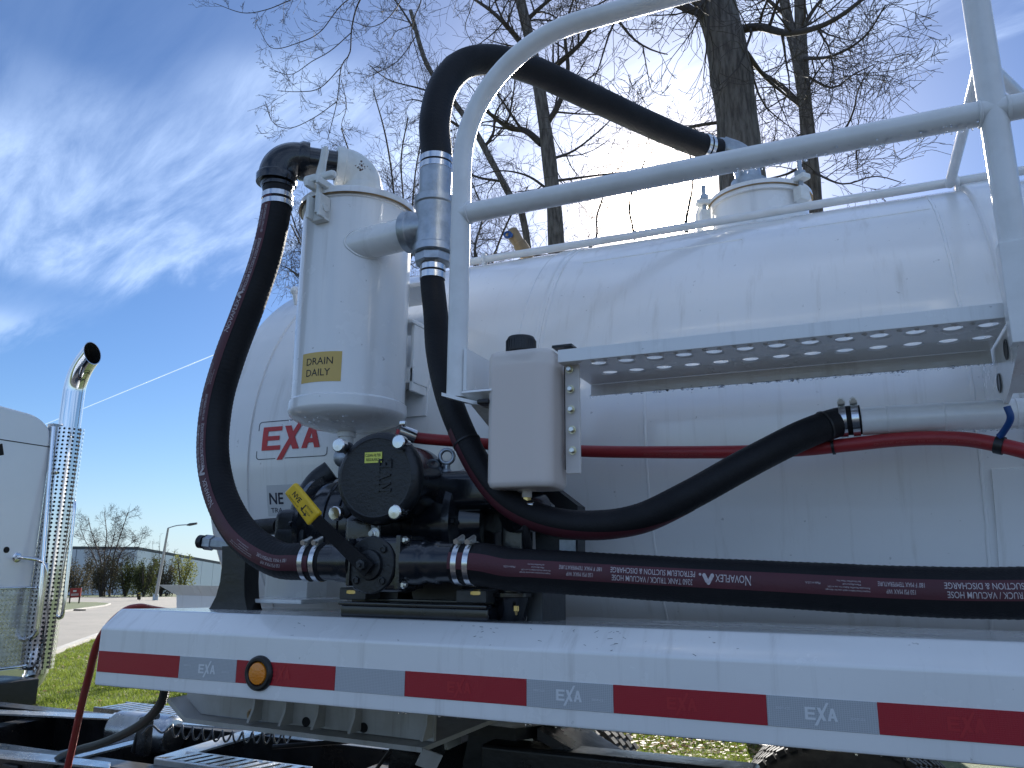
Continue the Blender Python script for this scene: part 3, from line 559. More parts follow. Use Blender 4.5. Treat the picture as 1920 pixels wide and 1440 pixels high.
# far tree and shrubs across the road
FT = Tree(91); fb = g(205, 1119); dF = (fb-CAM).dot(fw)*1.02
PF = dict(PAR); PF.update(seg=[.8, .5, .35, .25, .2], rmin=.011, cnt=[8, 7, 5, 4, 3], wob=[.06, .1, .12, .12, .1], trop=[.05, .06, .05, .03, .02])
q = lambda x, y: far(x, y, dF)
for P_, r_, k in (([q(192, 1119), q(190, 1060), q(183, 1030), q(172, 1000), q(165, 970)], .16, 9), ([q(196, 1119), q(196, 1040), q(200, 1005), q(196, 960)], .15, 9), ([q(205, 1119), q(212, 1050), q(222, 1015), q(232, 985), q(240, 960)], .17, 10), ([q(210, 1110), q(225, 1040), q(245, 1020), q(262, 1008)], .12, 8), ([q(208, 1100), q(218, 1045), q(255, 1032), q(268, 1000)], .1, 8), ([q(190, 1080), q(175, 1040), q(158, 1010), q(150, 985)], .1, 8), ([q(200, 1060), q(215, 1000), q(218, 970)], .1, 9)):
    FT.guided(P_, r_*.8, r_*.2, k+4, PF, 1, 3, 6, ln=(1.4, 2.8), step=.5, first=.3)
FT.done('bare_tree', 'spreading bare tree beyond the road beside the street lamp', fb)
M['leaf_dark'] = leafmat('evergreen_leaf', (0.030, 0.042, 0.016), (0.085, 0.095, 0.035), .35)
M['leaf_olive'] = leafmat('olive_leaf', (0.10, 0.12, 0.03), (0.24, 0.24, 0.07), .4)
M['leaf_brown'] = leafmat('brown_twiggy_leaf', (0.055, 0.05, 0.032), (0.12, 0.105, 0.065), .3)
def shrub(px0, px1, py0, py1, d, mt, lab, seed, n=2600, leaf=.16):
    r = random.Random(seed); c = far((px0+px1)/2, py1, d); t = thing('shrub', lab, 'shrub', c, 'shrubs across the road')
    wv = (far(px1, py1, d)-far(px0, py1, d)).length/2; hv = (far(px0, py0, d)-far(px0, py1, d)).length
    T = Tree(seed)
    for i in range(14):
        a = r.uniform(0, 6.28); e = V((math.cos(a)*wv*r.uniform(.2, .9), math.sin(a)*wv*.5, hv*r.uniform(.6, 1.08))); T.seg(T.crown, [c, c+e*.5+V((0, 0, hv*.08)), c+e], [.06, .04, .015], 4)
    obj('stems', T.crown, M['twig'], t, 60)
    vs = []; fs = []; lobes = [(r.uniform(-.75, .75), r.uniform(-.6, .6), r.uniform(.25, .85), r.uniform(.22, .42)) for _ in range(22)]
    for _ in range(n):
        lx, ly, lz, lr = r.choice(lobes); v = V((r.gauss(0, 1), r.gauss(0, 1), r.gauss(0, 1))).normalized()*lr*(r.random()**.4)
        p = c+V((0, 0, 0))+rt*((lx+v.x)*wv)+V((0, 1, 0))*((ly+v.y)*wv*.5)+V((0, 0, 1))*(max(0.02, (lz+v.z))*hv)
        e1 = V((r.gauss(0, 1), r.gauss(0, 1), r.gauss(0, 1))).normalized(); e2 = e1.orthogonal().normalized(); s_ = leaf*r.uniform(.5, 1.2); o = len(vs)
        vs += [p-e1*s_, p+e2*s_*.4, p+e1*s_, p-e2*s_*.4]; fs.append((o, o+1, o+2, o+3))
    m = MB(); m.add(vs, fs); obj('foliage', m, mt, t, 0)
ds_ = (g(205, 1119)-CAM).dot(fw)
for i, a in enumerate(((95, 185, 1052, 1121, ds_*1.04, 'leaf_brown', 'brownish twiggy shrub behind the red sign'), (150, 225, 1050, 1122, ds_*1.0, 'leaf_brown', 'dull brown shrub below the spreading bare tree'), (200, 268, 1046, 1123, ds_*1.02, 'leaf_dark', 'tall dark evergreen shrub left of the street lamp'), (244, 292, 1056, 1124, ds_*.97, 'leaf_dark', 'dark green shrub behind the hazard marker'), (270, 330, 1050, 1124, ds_*1.03, 'leaf_brown', 'sparse shrub standing behind the street lamp'), (312, 366, 1045, 1118, ds_*1.06, 'leaf_olive', 'sunlit olive green shrub right of the street lamp'), (60, 120, 1062, 1122, ds_*1.05, 'leaf_dark', 'dark shrub glimpsed between exhaust stack and red sign'))):
    shrub(*a[:5], M[a[5]], a[6], 300+i, 3200 if a[5] != 'leaf_olive' else 1800, .15)
ST = Tree(97); sb = g(300, 1119)
for x0_, x1_, y1_ in ((296, 300, 1008), (302, 312, 1020), (290, 286, 1015), (310, 328, 1030), (322, 340, 1040)):
    ST.guided([far(x0_, 1118, ds_*1.05), far((x0_+x1_)/2, (1118+y1_)/2, ds_*1.05), far(x1_, y1_, ds_*1.05)], .05, .015, 9, PF, 2, 3, 4, ln=(.8, 1.6), step=.4, first=.3)
ST.done('bare_sapling', 'thin leafless saplings fanning out behind the street lamp', sb, 'sapling')

# condensation trail high above
ca0, ca1 = at(30, 818, Z=2500), at(560, 600, Z=2500)
m = MB(); ps = [ca0.lerp(ca1, i/30) for i in range(31)]; m.tube(ps, [9+1.0*math.sin(i*1.7)+i*-.07 for i in range(31)], 10)
mm = bpy.data.materials.new('ice_trail'); mm.use_nodes = True; nt = mm.node_tree; N = nt.nodes; L = nt.links
t1 = N.new('ShaderNodeBsdfTranslucent'); t1.inputs[0].default_value = (.9, .9, .92, 1); t2 = N.new('ShaderNodeBsdfTransparent'); lw = N.new('ShaderNodeLayerWeight'); lw.inputs[0].default_value = .35
mr = N.new('ShaderNodeMapRange'); L.new(lw.outputs['Facing'], mr.inputs[0]); mr.inputs[1].default_value = 0; mr.inputs[2].default_value = 1; mr.inputs[3].default_value = .84; mr.inputs[4].default_value = 1.0
ms = N.new('ShaderNodeMixShader'); L.new(mr.outputs[0], ms.inputs[0]); L.new(t1.outputs[0], ms.inputs[1]); L.new(t2.outputs[0], ms.inputs[2]); L.new(ms.outputs[0], N['Material Output'].inputs[0])
obj('contrail', m, mm, None, 60, label='thin straight white contrail in the blue sky at left', cat='contrail', kind='stuff')
# ================================================================== tank trailer
TY, TZ, TR = 1.295, 2.0216, 0.80          # tank axis and radius
trailer = thing('tank_trailer', 'white vacuum tank trailer with side deck, red and silver tape and railed catwalk', 'trailer', (1.2, 1.3, 0))
def on_tank(px_, py_):
    d = ray(px_, py_); a = d.y**2+d.z**2; b = 2*(d.y*(CAM.y-TY)+d.z*(CAM.z-TZ)); c = (CAM.y-TY)**2+(CAM.z-TZ)**2-TR*TR
    t = (-b-math.sqrt(max(0, b*b-4*a*c)))/(2*a); p = CAM+d*t
    return p.x, math.atan2(p.z-TZ, TY-p.y)
def tank_pt(x, th, h=0.0):
    return V((x, TY-(TR+h)*math.cos(th), TZ+(TR+h)*math.sin(th)))
m = MB(); prof = []
for i in range(13):                         # dished front head
    a = PI/2*i/12; prof.append((-0.44-0.20*math.cos(a), max(0.0005, (TR-0.012)*math.sin(a))))
prof += [(-0.435, TR), (-0.325, TR), (-0.322, TR+0.006), (-0.285, TR+0.006), (-0.282, TR)]
for i in range(1, 60): prof.append((-0.282+i*(3.2+0.282)/60, TR))
prof += [(3.2, TR), (3.22, 0.001)]
m.lathe((0, TY, TZ), (1, 0, 0), prof, 128)
tank = obj('tank_shell', m, M['white_tank'], trailer, 30)
def ring(x, w_, h, a0, a1, name='weld_seam', n=60):
    m = MB(); P = []; F = []
    sec = [(-w_/2, -0.001), (-w_/2*0.6, h*0.8), (0, h), (w_/2*0.6, h*0.8), (w_/2, -0.001)]
    for i in range(n+1):
        th = a0+(a1-a0)*i/n; wob = 0.0006*math.sin(i*2.3)+0.0005*random.uniform(-1, 1)
        for dx, hh in sec: P.append(tank_pt(x+dx+wob, th, hh))
    for i in range(n):
        for k in range(4): F.append((i*5+k, i*5+k+1, (i+1)*5+k+1, (i+1)*5+k))
    m.add(P, F); return obj(name, m, M['white_tank'], tank)
ring(0.735, 0.014, 0.0035, math.radians(0), math.radians(110))
ring(1.048, 0.008, 0.0028, math.radians(-60), math.radians(9))
ring(1.812, 0.010, 0.003, math.radians(-60), math.radians(60))
# long weld bead high on the shell
for xa_, xb_, py_a in ((0.80, 1.30, (1230, 473)), (1.46, 1.80, (1690, 400))):
    th0 = on_tank(*py_a)[1]; P = []; F = []; n = 50
    for i in range(n+1):
        x = xa_+(xb_-xa_)*i/n
        for dth, hh in ((-0.0035, -0.0005), (-0.0018, 0.0016), (0, 0.0022), (0.0018, 0.0016), (0.0035, -0.0005)): P.append(tank_pt(x, th0+dth+0.0006*math.sin(i*2.1), hh+0.0004*math.sin(i*3.3)))
    for i in range(n):
        for k in range(4): F.append((i*5+k, i*5+k+1, (i+1)*5+k+1, (i+1)*5+k))
    m = MB(); m.add(P, F); obj('weld_seam', m, M['white_tank'], tank)
# raised stiffener bands rolled round the shell
def band(x0, x1, h, a0, a1, name='stiffener_band', n=72):
    m = MB(); P = []; F = []
    sec = [(x0-0.004, -0.001), (x0, h*0.7), (x0+0.006, h), (x1-0.006, h), (x1, h*0.7), (x1+0.004, -0.001)]
    for i in range(n+1):
        th = a0+(a1-a0)*i/n
        for x, hh in sec: P.append(tank_pt(x, th, hh))
    for i in range(n):
        for k in range(5): F.append((i*6+k, i*6+k+1, (i+1)*6+k+1, (i+1)*6+k))
    m.add(P, F); return obj(name, m, M['white_tank'], tank)
band(1.905, 1.99, 0.016, math.radians(-60), math.radians(150))
band(0.66, 0.715, 0.004, math.radians(20), math.radians(150))
# doubler pads on the shell: behind the filter and at the right-hand seam
def pad(x0, x1, a0, a1, h=0.006, parent=None, name='doubler_pad', mm=None):
    m = MB(); P = []; F = []; nx = 6; na = 10
    for i in range(na+1):
        for k in range(nx+1): P.append(tank_pt(x0+(x1-x0)*k/nx, a0+(a1-a0)*i/na, h))
    for i in range(na):
        for k in range(nx): q = i*(nx+1)+k; F.append((q, q+1, q+nx+2, q+nx+1))
    b = len(P)
    for i in range(na+1): P += [tank_pt(x0, a0+(a1-a0)*i/na, -0.001), tank_pt(x1, a0+(a1-a0)*i/na, -0.001)]
    for i in range(na):
        F += [(i*(nx+1), (i+1)*(nx+1), b+2*i+2, b+2*i), (i*(nx+1)+nx, b+2*i+1, b+2*i+3, (i+1)*(nx+1)+nx)]
    e = len(P)
    for k in range(nx+1): P += [tank_pt(x0+(x1-x0)*k/nx, a0, -0.001), tank_pt(x0+(x1-x0)*k/nx, a1, -0.001)]
    for k in range(nx):
        F += [(k, e+2*k, e+2*k+2, k+1), (na*(nx+1)+k, na*(nx+1)+k+1, e+2*k+3, e+2*k+1)]
    m.add(P, F); return obj(name, m, mm or M['white_tank'], parent or tank, 30)
xa, ta = on_tank(745, 700); xb, tb = on_tank(800, 780)
pad(xa-0.1, xb, tb, ta+0.25, 0.008)
xa, ta = on_tank(1850, 880); pad(1.83, 2.2, math.radians(-30), ta, 0.006)
# filter mounting bracket: box between shell and canister
m = MB(); m.bbox((0.30, 0.47, 2.20), (0.16, 0.10, 0.05), 0.004); m.bbox((0.33, 0.46, 2.36), (0.10, 0.12, 0.012), 0.003); m.bbox((0.37, 0.47, 2.26), (0.012, 0.1, 0.22), 0.003)
m.bbox((0.30, 0.50, 2.48), (0.18, 0.16, 0.014), 0.003)
obj('filter_bracket', m, M['white'], trailer)

# ---- decals on the shell
def exa(fn, mark, border=None, gap=True):
    """the EXA word mark; fn(u, v, h): u right, v up in letter heights, h lift"""
    m = MB()
    def q(pts, h=0.0):
        if len(pts) == 4:           # cut into slices so that it follows a curved surface
            n = 10; a, b, c, d = [V(p) for p in pts]; P = []
            for i in range(n+1): P += [a.lerp(d, i/n), b.lerp(c, i/n)]
            m.add([fn(p.x, p.y, h) for p in P], [(2*i, 2*i+1, 2*i+3, 2*i+2) for i in range(n)])
        else: m.add([fn(u, v, h) for u, v in pts], [tuple(range(len(pts)))])
    q([(0, 0), (.24, 0), (.24, 1), (0, 1)])
    for y, w_ in ((0, .83), (.41, .77), (.81, .85)): q([(.2402, y), (w_, y), (w_, y+.19), (.2402, y+.19)])
    q([(.70, -.42), (.95, -.42), (1.93, 1.42), (1.72, 1.42)], 0.0004)
    q([(.96, 1), (1.24, 1), (1.66, 0), (1.38, 0)])
    q([(1.76, 0), (2.00, 0), (2.25, 1.0), (2.06, 1.0)]); q([(2.32, 0), (2.56, 0), (2.27, 1.0), (2.07, 1.0)], 0.0004)
    q([(1.96, .22), (2.36, .22), (2.33, .40), (2.02, .40)], 0.0008)
    return m
K = 0.091; KV = 0.078
def fn_tank(u, v, h): return tank_pt(-0.232+u*K, math.radians(-0.6)+v*KV/TR, 0.0016+h)
logo = obj('logo_decal', exa(fn_tank, None), M['logo_red'], trailer, 0, label='red EXA word mark on tank shell')
m = MB()
def bord(pts, w_=0.035):
    for (a, b), (c, d) in zip(pts, pts[1:]):
        e = V((c-a, d-b)); n = V((-e.y, e.x)).normalized()*w_/2; e = e.normalized()*0.001
        m.add([fn_tank(a+n.x, b+n.y, -0.0008), fn_tank(a-n.x, b-n.y, -0.0008), fn_tank(c-n.x, d-n.y, -0.0008), fn_tank(c+n.x, d+n.y, -0.0008)], [(0, 1, 2, 3)])
def arc(cx, cy, r, a0, a1, n=5): return [(cx+r*math.cos(math.radians(a0+(a1-a0)*i/n)), cy+r*math.sin(math.radians(a0+(a1-a0)*i/n))) for i in range(n+1)]
L0, R0, B0, T0, rr = -.22, 2.86, -.36, 1.24, .13
bord([(1.58, T0), (L0+rr, T0)]+arc(L0+rr, T0-rr, rr, 90, 180)+arc(L0+rr, B0+rr, rr, 180, 270)+[(.64, B0)])
bord([(1.05, B0), (R0-rr, B0)]+arc(R0-rr, B0+rr, rr, -90, 0)+arc(R0-rr, T0-rr, rr, 0, 90)+[(2.0, T0)])
obj('logo_border', m, M['logo_navy'], logo, 0)
# grey trailer maker's decal, mostly behind the pump
x0, t1 = on_tank(500, 910); x0b, t0 = on_tank(505, 966)
pl = pad(x0, x0+0.24, t0-0.004, t1, 0.0012, trailer, 'maker_decal', M['decal_grey'])
pl['label'] = 'grey decal with navy lettering partly behind the pump'
m = MB()
fd = lambda u, v: tank_pt(u, v/TR, 0.002)
text_on(m, 'NE', fd, x0+0.010, (t0*TR)+0.036, 0.056, 0.036, 0.02)
text_on(m, 'TRA', fd, x0+0.014, (t0*TR)+0.008, 0.046, 0.016)
obj('decal_lettering', m, M['logo_navy'], pl, 0)

# ---- side deck / fender
DX0, DX1 = -0.279, 3.3
def deck_profile(t=0.0):
    pr = [(0.045, 1.345)]
    pr += [(0.006, 1.345), (0.0018, 1.3468), (0, 1.351)]
    pr += [(0, 1.481), (0.0009, 1.485), (0.0032, 1.4885)]
    pr += [(0.050, 1.5275), (0.054, 1.5300), (0.059, 1.5308), (0.62, 1.514)]
    return pr
m = MB(); pr = deck_profile(); inn = [(0.045, 1.350), (0.010, 1.350), (0.005, 1.355), (0.005, 1.480), (0.057, 1.525), (0.062, 1.5255), (0.62, 1.509)]
loop = pr+inn[::-1]; n = len(loop); P = []; NX = 40
for i in range(NX+1):
    x = DX0+(DX1-DX0)*i/NX
    for y, z in loop: P.append((x, y+0.0006*math.sin(i*1.7+z*30), z))
F = [(i*n+k, (i+1)*n+k, (i+1)*n+(k+1) % n, i*n+(k+1) % n) for i in range(NX) for k in range(n)]
F += [tuple(range(n)), tuple(reversed([NX*n+k for k in range(n)]))]
m.add(P, F)
deck = obj('side_deck', m, M['white'], trailer, 30)
m = MB(); m.prism([(DX0+0.0035, y, z) for y, z in [(0.007, 1.352), (0.007, 1.479), (0.058, 1.523), (0.30, 1.515), (0.30, 1.40), (0.09, 1.352)]], (0.005, 0, 0))
obj('deck_end_plate', m, M['white'], deck)
m = MB()
for i in range(9): m.bbox((0.0+i*0.38, 0.33, 1.47), (0.05, 0.54, 0.07), 0.004)
obj('deck_cross_members', m, M['oldwhite'], deck)
# reflective tape
INCH = 0.0254; ZT = 1.42953
segs = [(-10.9, 0, 'r'), (0, 7, 'w'), (7, 18, 'r'), (18, 25, 'w'), (25, 36, 'r'), (36, 43, 'w'), (43, 54, 'r'), (54, 61, 'w'), (61, 72, 'r'), (72, 79, 'w')]
for a, b, k in segs:
    m = MB(); m.bbox(((a+b)/2*INCH, -0.0004, ZT-0.0254), ((b-a)*INCH-0.0006, 0.0018, 0.0508), 0.0004, seg=1)
    t = obj('reflective_tape', m, M['tape_red' if k == 'r' else 'tape_white'], deck, 0)
    cx = (a+b)/2*INCH - (0.0 if k == 'w' else 0.01); kk = 0.0205 if k == 'w' else 0.0215
    if (a, k) in ((18, 'w'), (-10.9, 'r')): continue
    f2 = lambda u, v, h: V((cx+(u-1.28)*kk, -0.0019-h*0.3, ZT-0.0254+(v-0.5)*kk))
    obj('tape_watermark', exa(f2, None), M['tape_white_mark' if k == 'w' else 'tape_red_mark'], t, 0)
    if k == 'w':
        mm = MB()
        for dx, dz in ((-0.062, 0.004), (0.058, -0.006)):
            text_on(mm, 'DOT-C2', lambda u, v: V((cx+dx+u, -0.0019, ZT-0.0254+dz+v)), -0.011, 0, 0.022, 0.0035)
        obj('tape_print', mm, M['tape_white_mark'], t, 0)
# amber marker light with rubber grommet
m = MB(); lc = V((9.73*INCH, -0.0015, ZT-0.026))
m.lathe(lc+V((0, 0.006, 0)), (0, -1, 0), [(0, 0.039), (0.006, 0.0395), (0.012, 0.038), (0.016, 0.034), (0.016, 0.029), (0.012, 0.026), (0.010, 0.0255)], 40, cap=False)
ml = obj('marker_light', m, M['plastic'], deck, label='round amber marker light in black rubber grommet')
m = MB(); m.lathe(lc+V((0, 0.004, 0)), (0, -1, 0), [(0.0, 0.0255), (0.010, 0.0255), (0.013, 0.0235), (0.0145, 0.012), (0.015, 0.0005)], 32)
obj('lens', m, M['amber'], ml)
# scuffs: small scratches of dark rubber left on the chamfer
m = MB(); rs = random.Random(3)
def chamfer(x, t, h=0.0004): return V((x, 0.0035+0.046*t-h*0.7, 1.4890+0.0378*t+h*0.7))
for cx_, n_, sp in ((0.80, 9, 0.05), (1.10, 12, 0.05), (0.33, 4, 0.02), (1.28, 5, 0.08), (0.95, 8, 0.2)):
    for _ in range(n_):
        x = cx_+rs.gauss(0, sp*0.5); t = min(0.97, max(0.02, rs.random())); a = rs.uniform(-0.7, 0.7); l = rs.uniform(0.0008, 0.0055); w_ = rs.uniform(0.0003, 0.0008)
        dx, dt = math.cos(a)*l, math.sin(a)*l/0.06; nx, ntt = -math.sin(a)*w_, math.cos(a)*w_/0.06
        m.add([chamfer(x-dx-nx, t-dt-ntt), chamfer(x+dx, t+dt-ntt), chamfer(x+dx+nx, t+dt+ntt), chamfer(x-dx, t-dt+ntt)], [(0, 1, 2, 3)])
obj('scuff_marks', m, M['darkgrey'], deck, 0, kind='stuff')

# ---- frame member below the deck
m = MB(); YB = 0.40
m.prism([(-0.36, YB, 1.255), (-0.30, YB, 1.215), (0.49, YB, 1.205), (0.49, YB, 1.42), (-0.36, YB, 1.42)], (0, 0.012, 0))
fm = obj('coupler_rail', m, M['oldwhite'], trailer)
m = MB(); m.prism([(-0.37, YB-0.06, 1.262), (-0.30, YB-0.06, 1.212), (0.49, YB-0.06, 1.202), (0.49, YB-0.06, 1.190), (-0.305, YB-0.06, 1.200), (-0.378, YB-0.06, 1.252)], (0, 0.5, 0))
obj('bottom_flange', m, M['oldwhite'], fm)
for x in (-0.08, 0.03, 0.14, 0.26, 0.48):
    m = MB(); m.prism([(x, YB-0.055, 1.215), (x, YB, 1.215), (x, YB, 1.40), (x, YB-0.02, 1.40), (x, YB-0.035, 1.25)], (0.008, 0, 0)); obj('gusset', m, M['oldwhite'], fm)
for x in (0.085, 0.275):
    m = MB(); m.lathe((x, YB-0.001, 1.222), (0, -1, 0), [(0, 0.013), (0.002, 0.013)], 20); obj('drain_hole', m, M['hole'], fm)
m = MB(); m.torus((-0.10, YB-0.01, 1.228), (0, 1, 0), 0.012, 0.005, 16, 6); obj('grommet', m, M['bronze'], fm)
m = MB(); m.box((0.50, 0.36, 1.17), (0.055, 0.004, 0.045), Matrix.Rotation(0.5, 3, 'Y') @ Matrix.Rotation(0.7, 3, 'Z')); obj('warning_plate', m, M['oldwhite'], fm)

# ---- black front cradle foot beside the hose
m = MB(); P = []; F = []
ks = [(1.512, 0.080, 0.0), (1.53, 0.066, 0.003), (1.56, 0.052, 0.006), (1.60, 0.044, 0.008), (1.65, 0.042, 0.008), (1.70, 0.044, 0.004)]
for z, hw, sh in ks:
    for y in (0.27, 0.33):
        P += [(-0.113-hw+sh, y, z), (-0.113+hw+sh, y, z)]
for i in range(len(ks)-1):
    o = i*4; p = o+4
    F += [(o, o+1, p+1, p), (o+1, o+3, p+3, p+1), (o+3, o+2, p+2, p+3), (o+2, o, p, p+2)]
F += [(0, 2, 3, 1), (len(P)-4, len(P)-3, len(P)-1, len(P)-2)]
m.add(P, F); obj('cradle_foot', m, M['frame'], trailer, 20)
# white pad under the tank front
m = MB(); m.bbox((-0.02, 0.42, 1.548), (0.26, 0.22, 0.012), 0.003); m.bbox((-0.06, 0.50, 1.60), (0.16, 0.1, 0.10), 0.005)
obj('tank_saddle', m, M['white'], trailer)
# hydraulic quick coupler pointing forward
q = at(372, 1015, Y=0.34); d = V((1, 0.12, -0.1)).normalized(); m = MB()
m.lathe(q, d, [(0, 0.016), (0.004, 0.020), (0.020, 0.020), (0.022, 0.016), (0.026, 0.016), (0.028, 0.023)], 24)
cp = obj('quick_coupler', m, M['blackcast'], trailer)
m = MB(); m.lathe(q+d*0.028, d, [(0, 0.023), (0.026, 0.023), (0.027, 0.019), (0.05, 0.019), (0.09, 0.015)], 6); obj('hex_body', m, M['galv'], cp, 0)

# ---- catwalk
CWY = 0.08; zl0 = at(1425, 641, Y=CWY).z; zl1 = at(1425, 618, Y=CWY).z
CWB = min(0.46, at(1425, 694, Z=zl0).y); zb = at(1425, 713, Y=CWB).z
CX0, CX1 = 0.955, 1.832
cw = None
def cwobj(name, m, mt, smooth=35): return obj(name, m, mt, cw, smooth)
m = MB(); m.bbox(((CX0+CX1)/2, CWY+0.002, (zl0+zl1)/2+0.001), (CX1-CX0, 0.005, zl1-zl0+0.004), 0.0018); m.bbox(((CX0+CX1)/2, CWB, (zb+zl0)/2), (CX1-CX0, 0.005, zl0-zb+0.01), 0.0018)
cw = obj('catwalk', m, M['white'], trailer, 35)
# pan with two rows of dimpled holes
m = MB(); pitch = 0.0645; PT = 0.004
rows = [(at(1406, 655, Z=zl0).y), (at(1405, 675.5, Z=zl0).y)]
ym = (rows[0]+rows[1])/2; ys = [CWY+0.004, ym, CWB-0.003]
def cell(x0, x1, y0, y1, hx, hy, ra, rb, n=20):
    z = zl0; P = []; F = []
    sq = []
    for i in range(n):
        a = 2*PI*i/n; c, s_ = math.cos(a), math.sin(a)
        tx = ((x1-hx)/c if c > 1e-9 else (x0-hx)/c if c < -1e-9 else 1e9); ty = ((y1-hy)/s_ if s_ > 1e-9 else (y0-hy)/s_ if s_ < -1e-9 else 1e9)
        t = min(tx, ty); sq.append((hx+c*t, hy+s_*t))
    # snap the nearest ring points to the corners so cells join
    for cxn, cyn in ((x0, y0), (x1, y0), (x1, y1), (x0, y1)):
        j = min(range(n), key=lambda i: (sq[i][0]-cxn)**2+(sq[i][1]-cyn)**2); sq[j] = (cxn, cyn)
    for (x, y) in sq: P.append((x, y, z))
    for i in range(n): a = 2*PI*i/n; P.append((hx+math.cos(a)*ra*1.28, hy+math.sin(a)*rb*1.28, z))
    for i in range(n): a = 2*PI*i/n; P.append((hx+math.cos(a)*ra, hy+math.sin(a)*rb, z+0.0035))
    for i in range(n):
        k = (i+1) % n; F += [(i, k, n+k, n+i), (n+i, n+k, 2*n+k, 2*n+i)]
    m.add(P, F)
x = 1.10-pitch*1.5
for r_ in (0, 1): m.add([(CX0, ys[r_], zl0), (x, ys[r_], zl0), (x, ys[r_+1], zl0), (CX0, ys[r_+1], zl0)], [(0, 1, 2, 3)])
while x < CX1-0.01:
    x1 = min(x+pitch, CX1)
    if x1-x < 0.05: 
        for r_ in (0, 1): m.add([(x, ys[r_], zl0), (x1, ys[r_], zl0), (x1, ys[r_+1], zl0), (x, ys[r_+1], zl0)], [(0, 1, 2, 3)])
    else:
        for r_ in (0, 1): cell(x, x1, ys[r_], ys[r_+1], (x+x1)/2, rows[r_], 0.0172, 0.0172)
    x = x1
cwobj('perforated_tread', m, M['white'])
# drain pips punched near the lip
m = MB()
for i in range(27): m.torus((1.0+i*0.031, CWY+0.018+0.004*math.sin(i*2.1), zl0-0.0005), (0, 0, 1), 0.0045, 0.0014, 10, 5)
cwobj('tread_nibs', m, M['white']).__setitem__('kind', 'stuff')
# brackets to the shell
def bracket(x, th=0.008):
    m = MB(); po = [(x, 0.045, zl1+0.02), (x, 0.045, zl0-0.055), (x, 0.20, 1.985), (x, 0.26, 1.972), (x, 0.50, 1.972), (x, 0.50, zl1+0.02)]
    m.prism(po, (th, 0, 0)); o = cwobj('bracket', m, M['white'], 20)
    m = MB()
    a = V((x-0.002, 0.044, zl0-0.056)); b = V((x-0.002, 0.205, 1.983))
    m.prism([a, b, b+V((0.075, 0, 0)), a+V((0.075, 0, 0))], (0, -0.003, -0.005)); cwobj('bracket_flange', m, M['white'], 20)
    for yy, zz in ((0.17, 2.058), (0.29, 2.018)):
        m = MB(); m.lathe((x-0.0005, yy, zz), (-1, 0, 0), [(0, 0.020), (0.002, 0.020), (0.002, 0.016)], 20, cap=False, ref=(0, 0, 1)); m.lathe((x-0.0006, yy, zz), (-1, 0, 0), [(0, 0.016), (0.0012, 0.016)], 20); cwobj('bracket_hole', m, M['darkgrey'])
bracket(1.835); bracket(0.735)
# ---- guard rail
RY = 0.06; RR = 0.0242; ZM = 2.492; ZTOP = 2.945; ra_ = 0.32
XL = 0.711
guard = None
def grobj(name, m, mt=None): return obj(name, m, mt or M['white_pipe'], guard, 40)
pts = [V((XL, RY, 2.030)), V((XL, RY, 2.1))]+[V((XL, RY, 2.1+(ZTOP-ra_-2.1)*i/8)) for i in range(1, 9)]
pts += [V((XL+ra_*(1-math.cos(a)), RY, ZTOP-ra_+ra_*math.sin(a))) for a in [PI/2*i/20 for i in range(1, 21)]]+[V((3.0, RY, ZTOP))]
m = MB(); m.tube(pts, RR, 24); guard = obj('guard_rail', m, M['white_pipe'], trailer)
m = MB(); m.tube([V((XL, RY, ZM)), V((1.4, RY, ZM+0.006)), V((3.0, RY, ZM+0.010))], RR, 24); grobj('mid_rail', m)
m = MB(); m.tube([V((1.852, RY-0.004, 2.045)), V((1.850, RY, 2.3)), V((1.846, RY, ZTOP))], [RR*1.0, RR, RR], 24); m.bbox((1.842, RY-0.012, 2.13), (0.042, 0.036, 0.19), 0.003); grobj('post', m)
for c_ in (V((XL, RY, ZM)), V((1.849, RY, ZM+0.006))):
    for sx in ((1,) if c_.x < 1 else (-1, 1)):
        m = MB(); m.torus(c_+V((sx*(RR-0.001), 0, 0)), (1, 0, 0), RR+0.0005, 0.0034, 28, 6); grobj('weld_bead', m)
m = MB(); m.prism([(XL-0.026, RY-0.026, 2.040), (XL+0.030, RY-0.026, 2.022), (XL+0.085, RY+0.03, 2.012), (XL+0.085, RY+0.10, 2.012), (XL-0.026, RY+0.026, 2.040)], (0, 0, -0.008)); grobj('post_foot', m, M['white'])
m = MB(); m.bbox((XL+0.075, RY+0.01, 2.013), (0.03, 0.055, 0.012), 0.004); grobj('rubber_bumper', m, M['plastic'])
# stays running back to the top of the tank
a = at(1848, 75, Y=0.10); b = at(1781, 345, Y=0.93); m = MB(); m.tube([a, a.lerp(b, 0.5), b], 0.0135, 16); grobj('stay', m)
b2 = at(1930, 250, Y=0.93); m = MB(); m.tube([V((1.86, 0.1, 2.62)), V((2.2, 0.93, 2.79))], 0.0135, 16); grobj('stay', m)
# thin pipe along the tank top with lugs
m = MB(); m.tube([V((0.20, 0.95, 2.764)), V((0.94, 0.95, 2.764)), V((1.5, 0.95, 2.769)), V((3.0, 0.95, 2.775))], 0.0135, 16)
tp = obj('top_pipe', m, M['white_pipe'], trailer)
for x in (0.35, 1.90, 2.3):
    m = MB(); m.bbox((x, 0.952, 2.740), (0.012, 0.03, 0.07), 0.003); m.torus((x, 0.95, 2.766), (1, 0, 0), 0.018, 0.006, 20, 6); obj('pipe_lug', m, M['white'], tp)
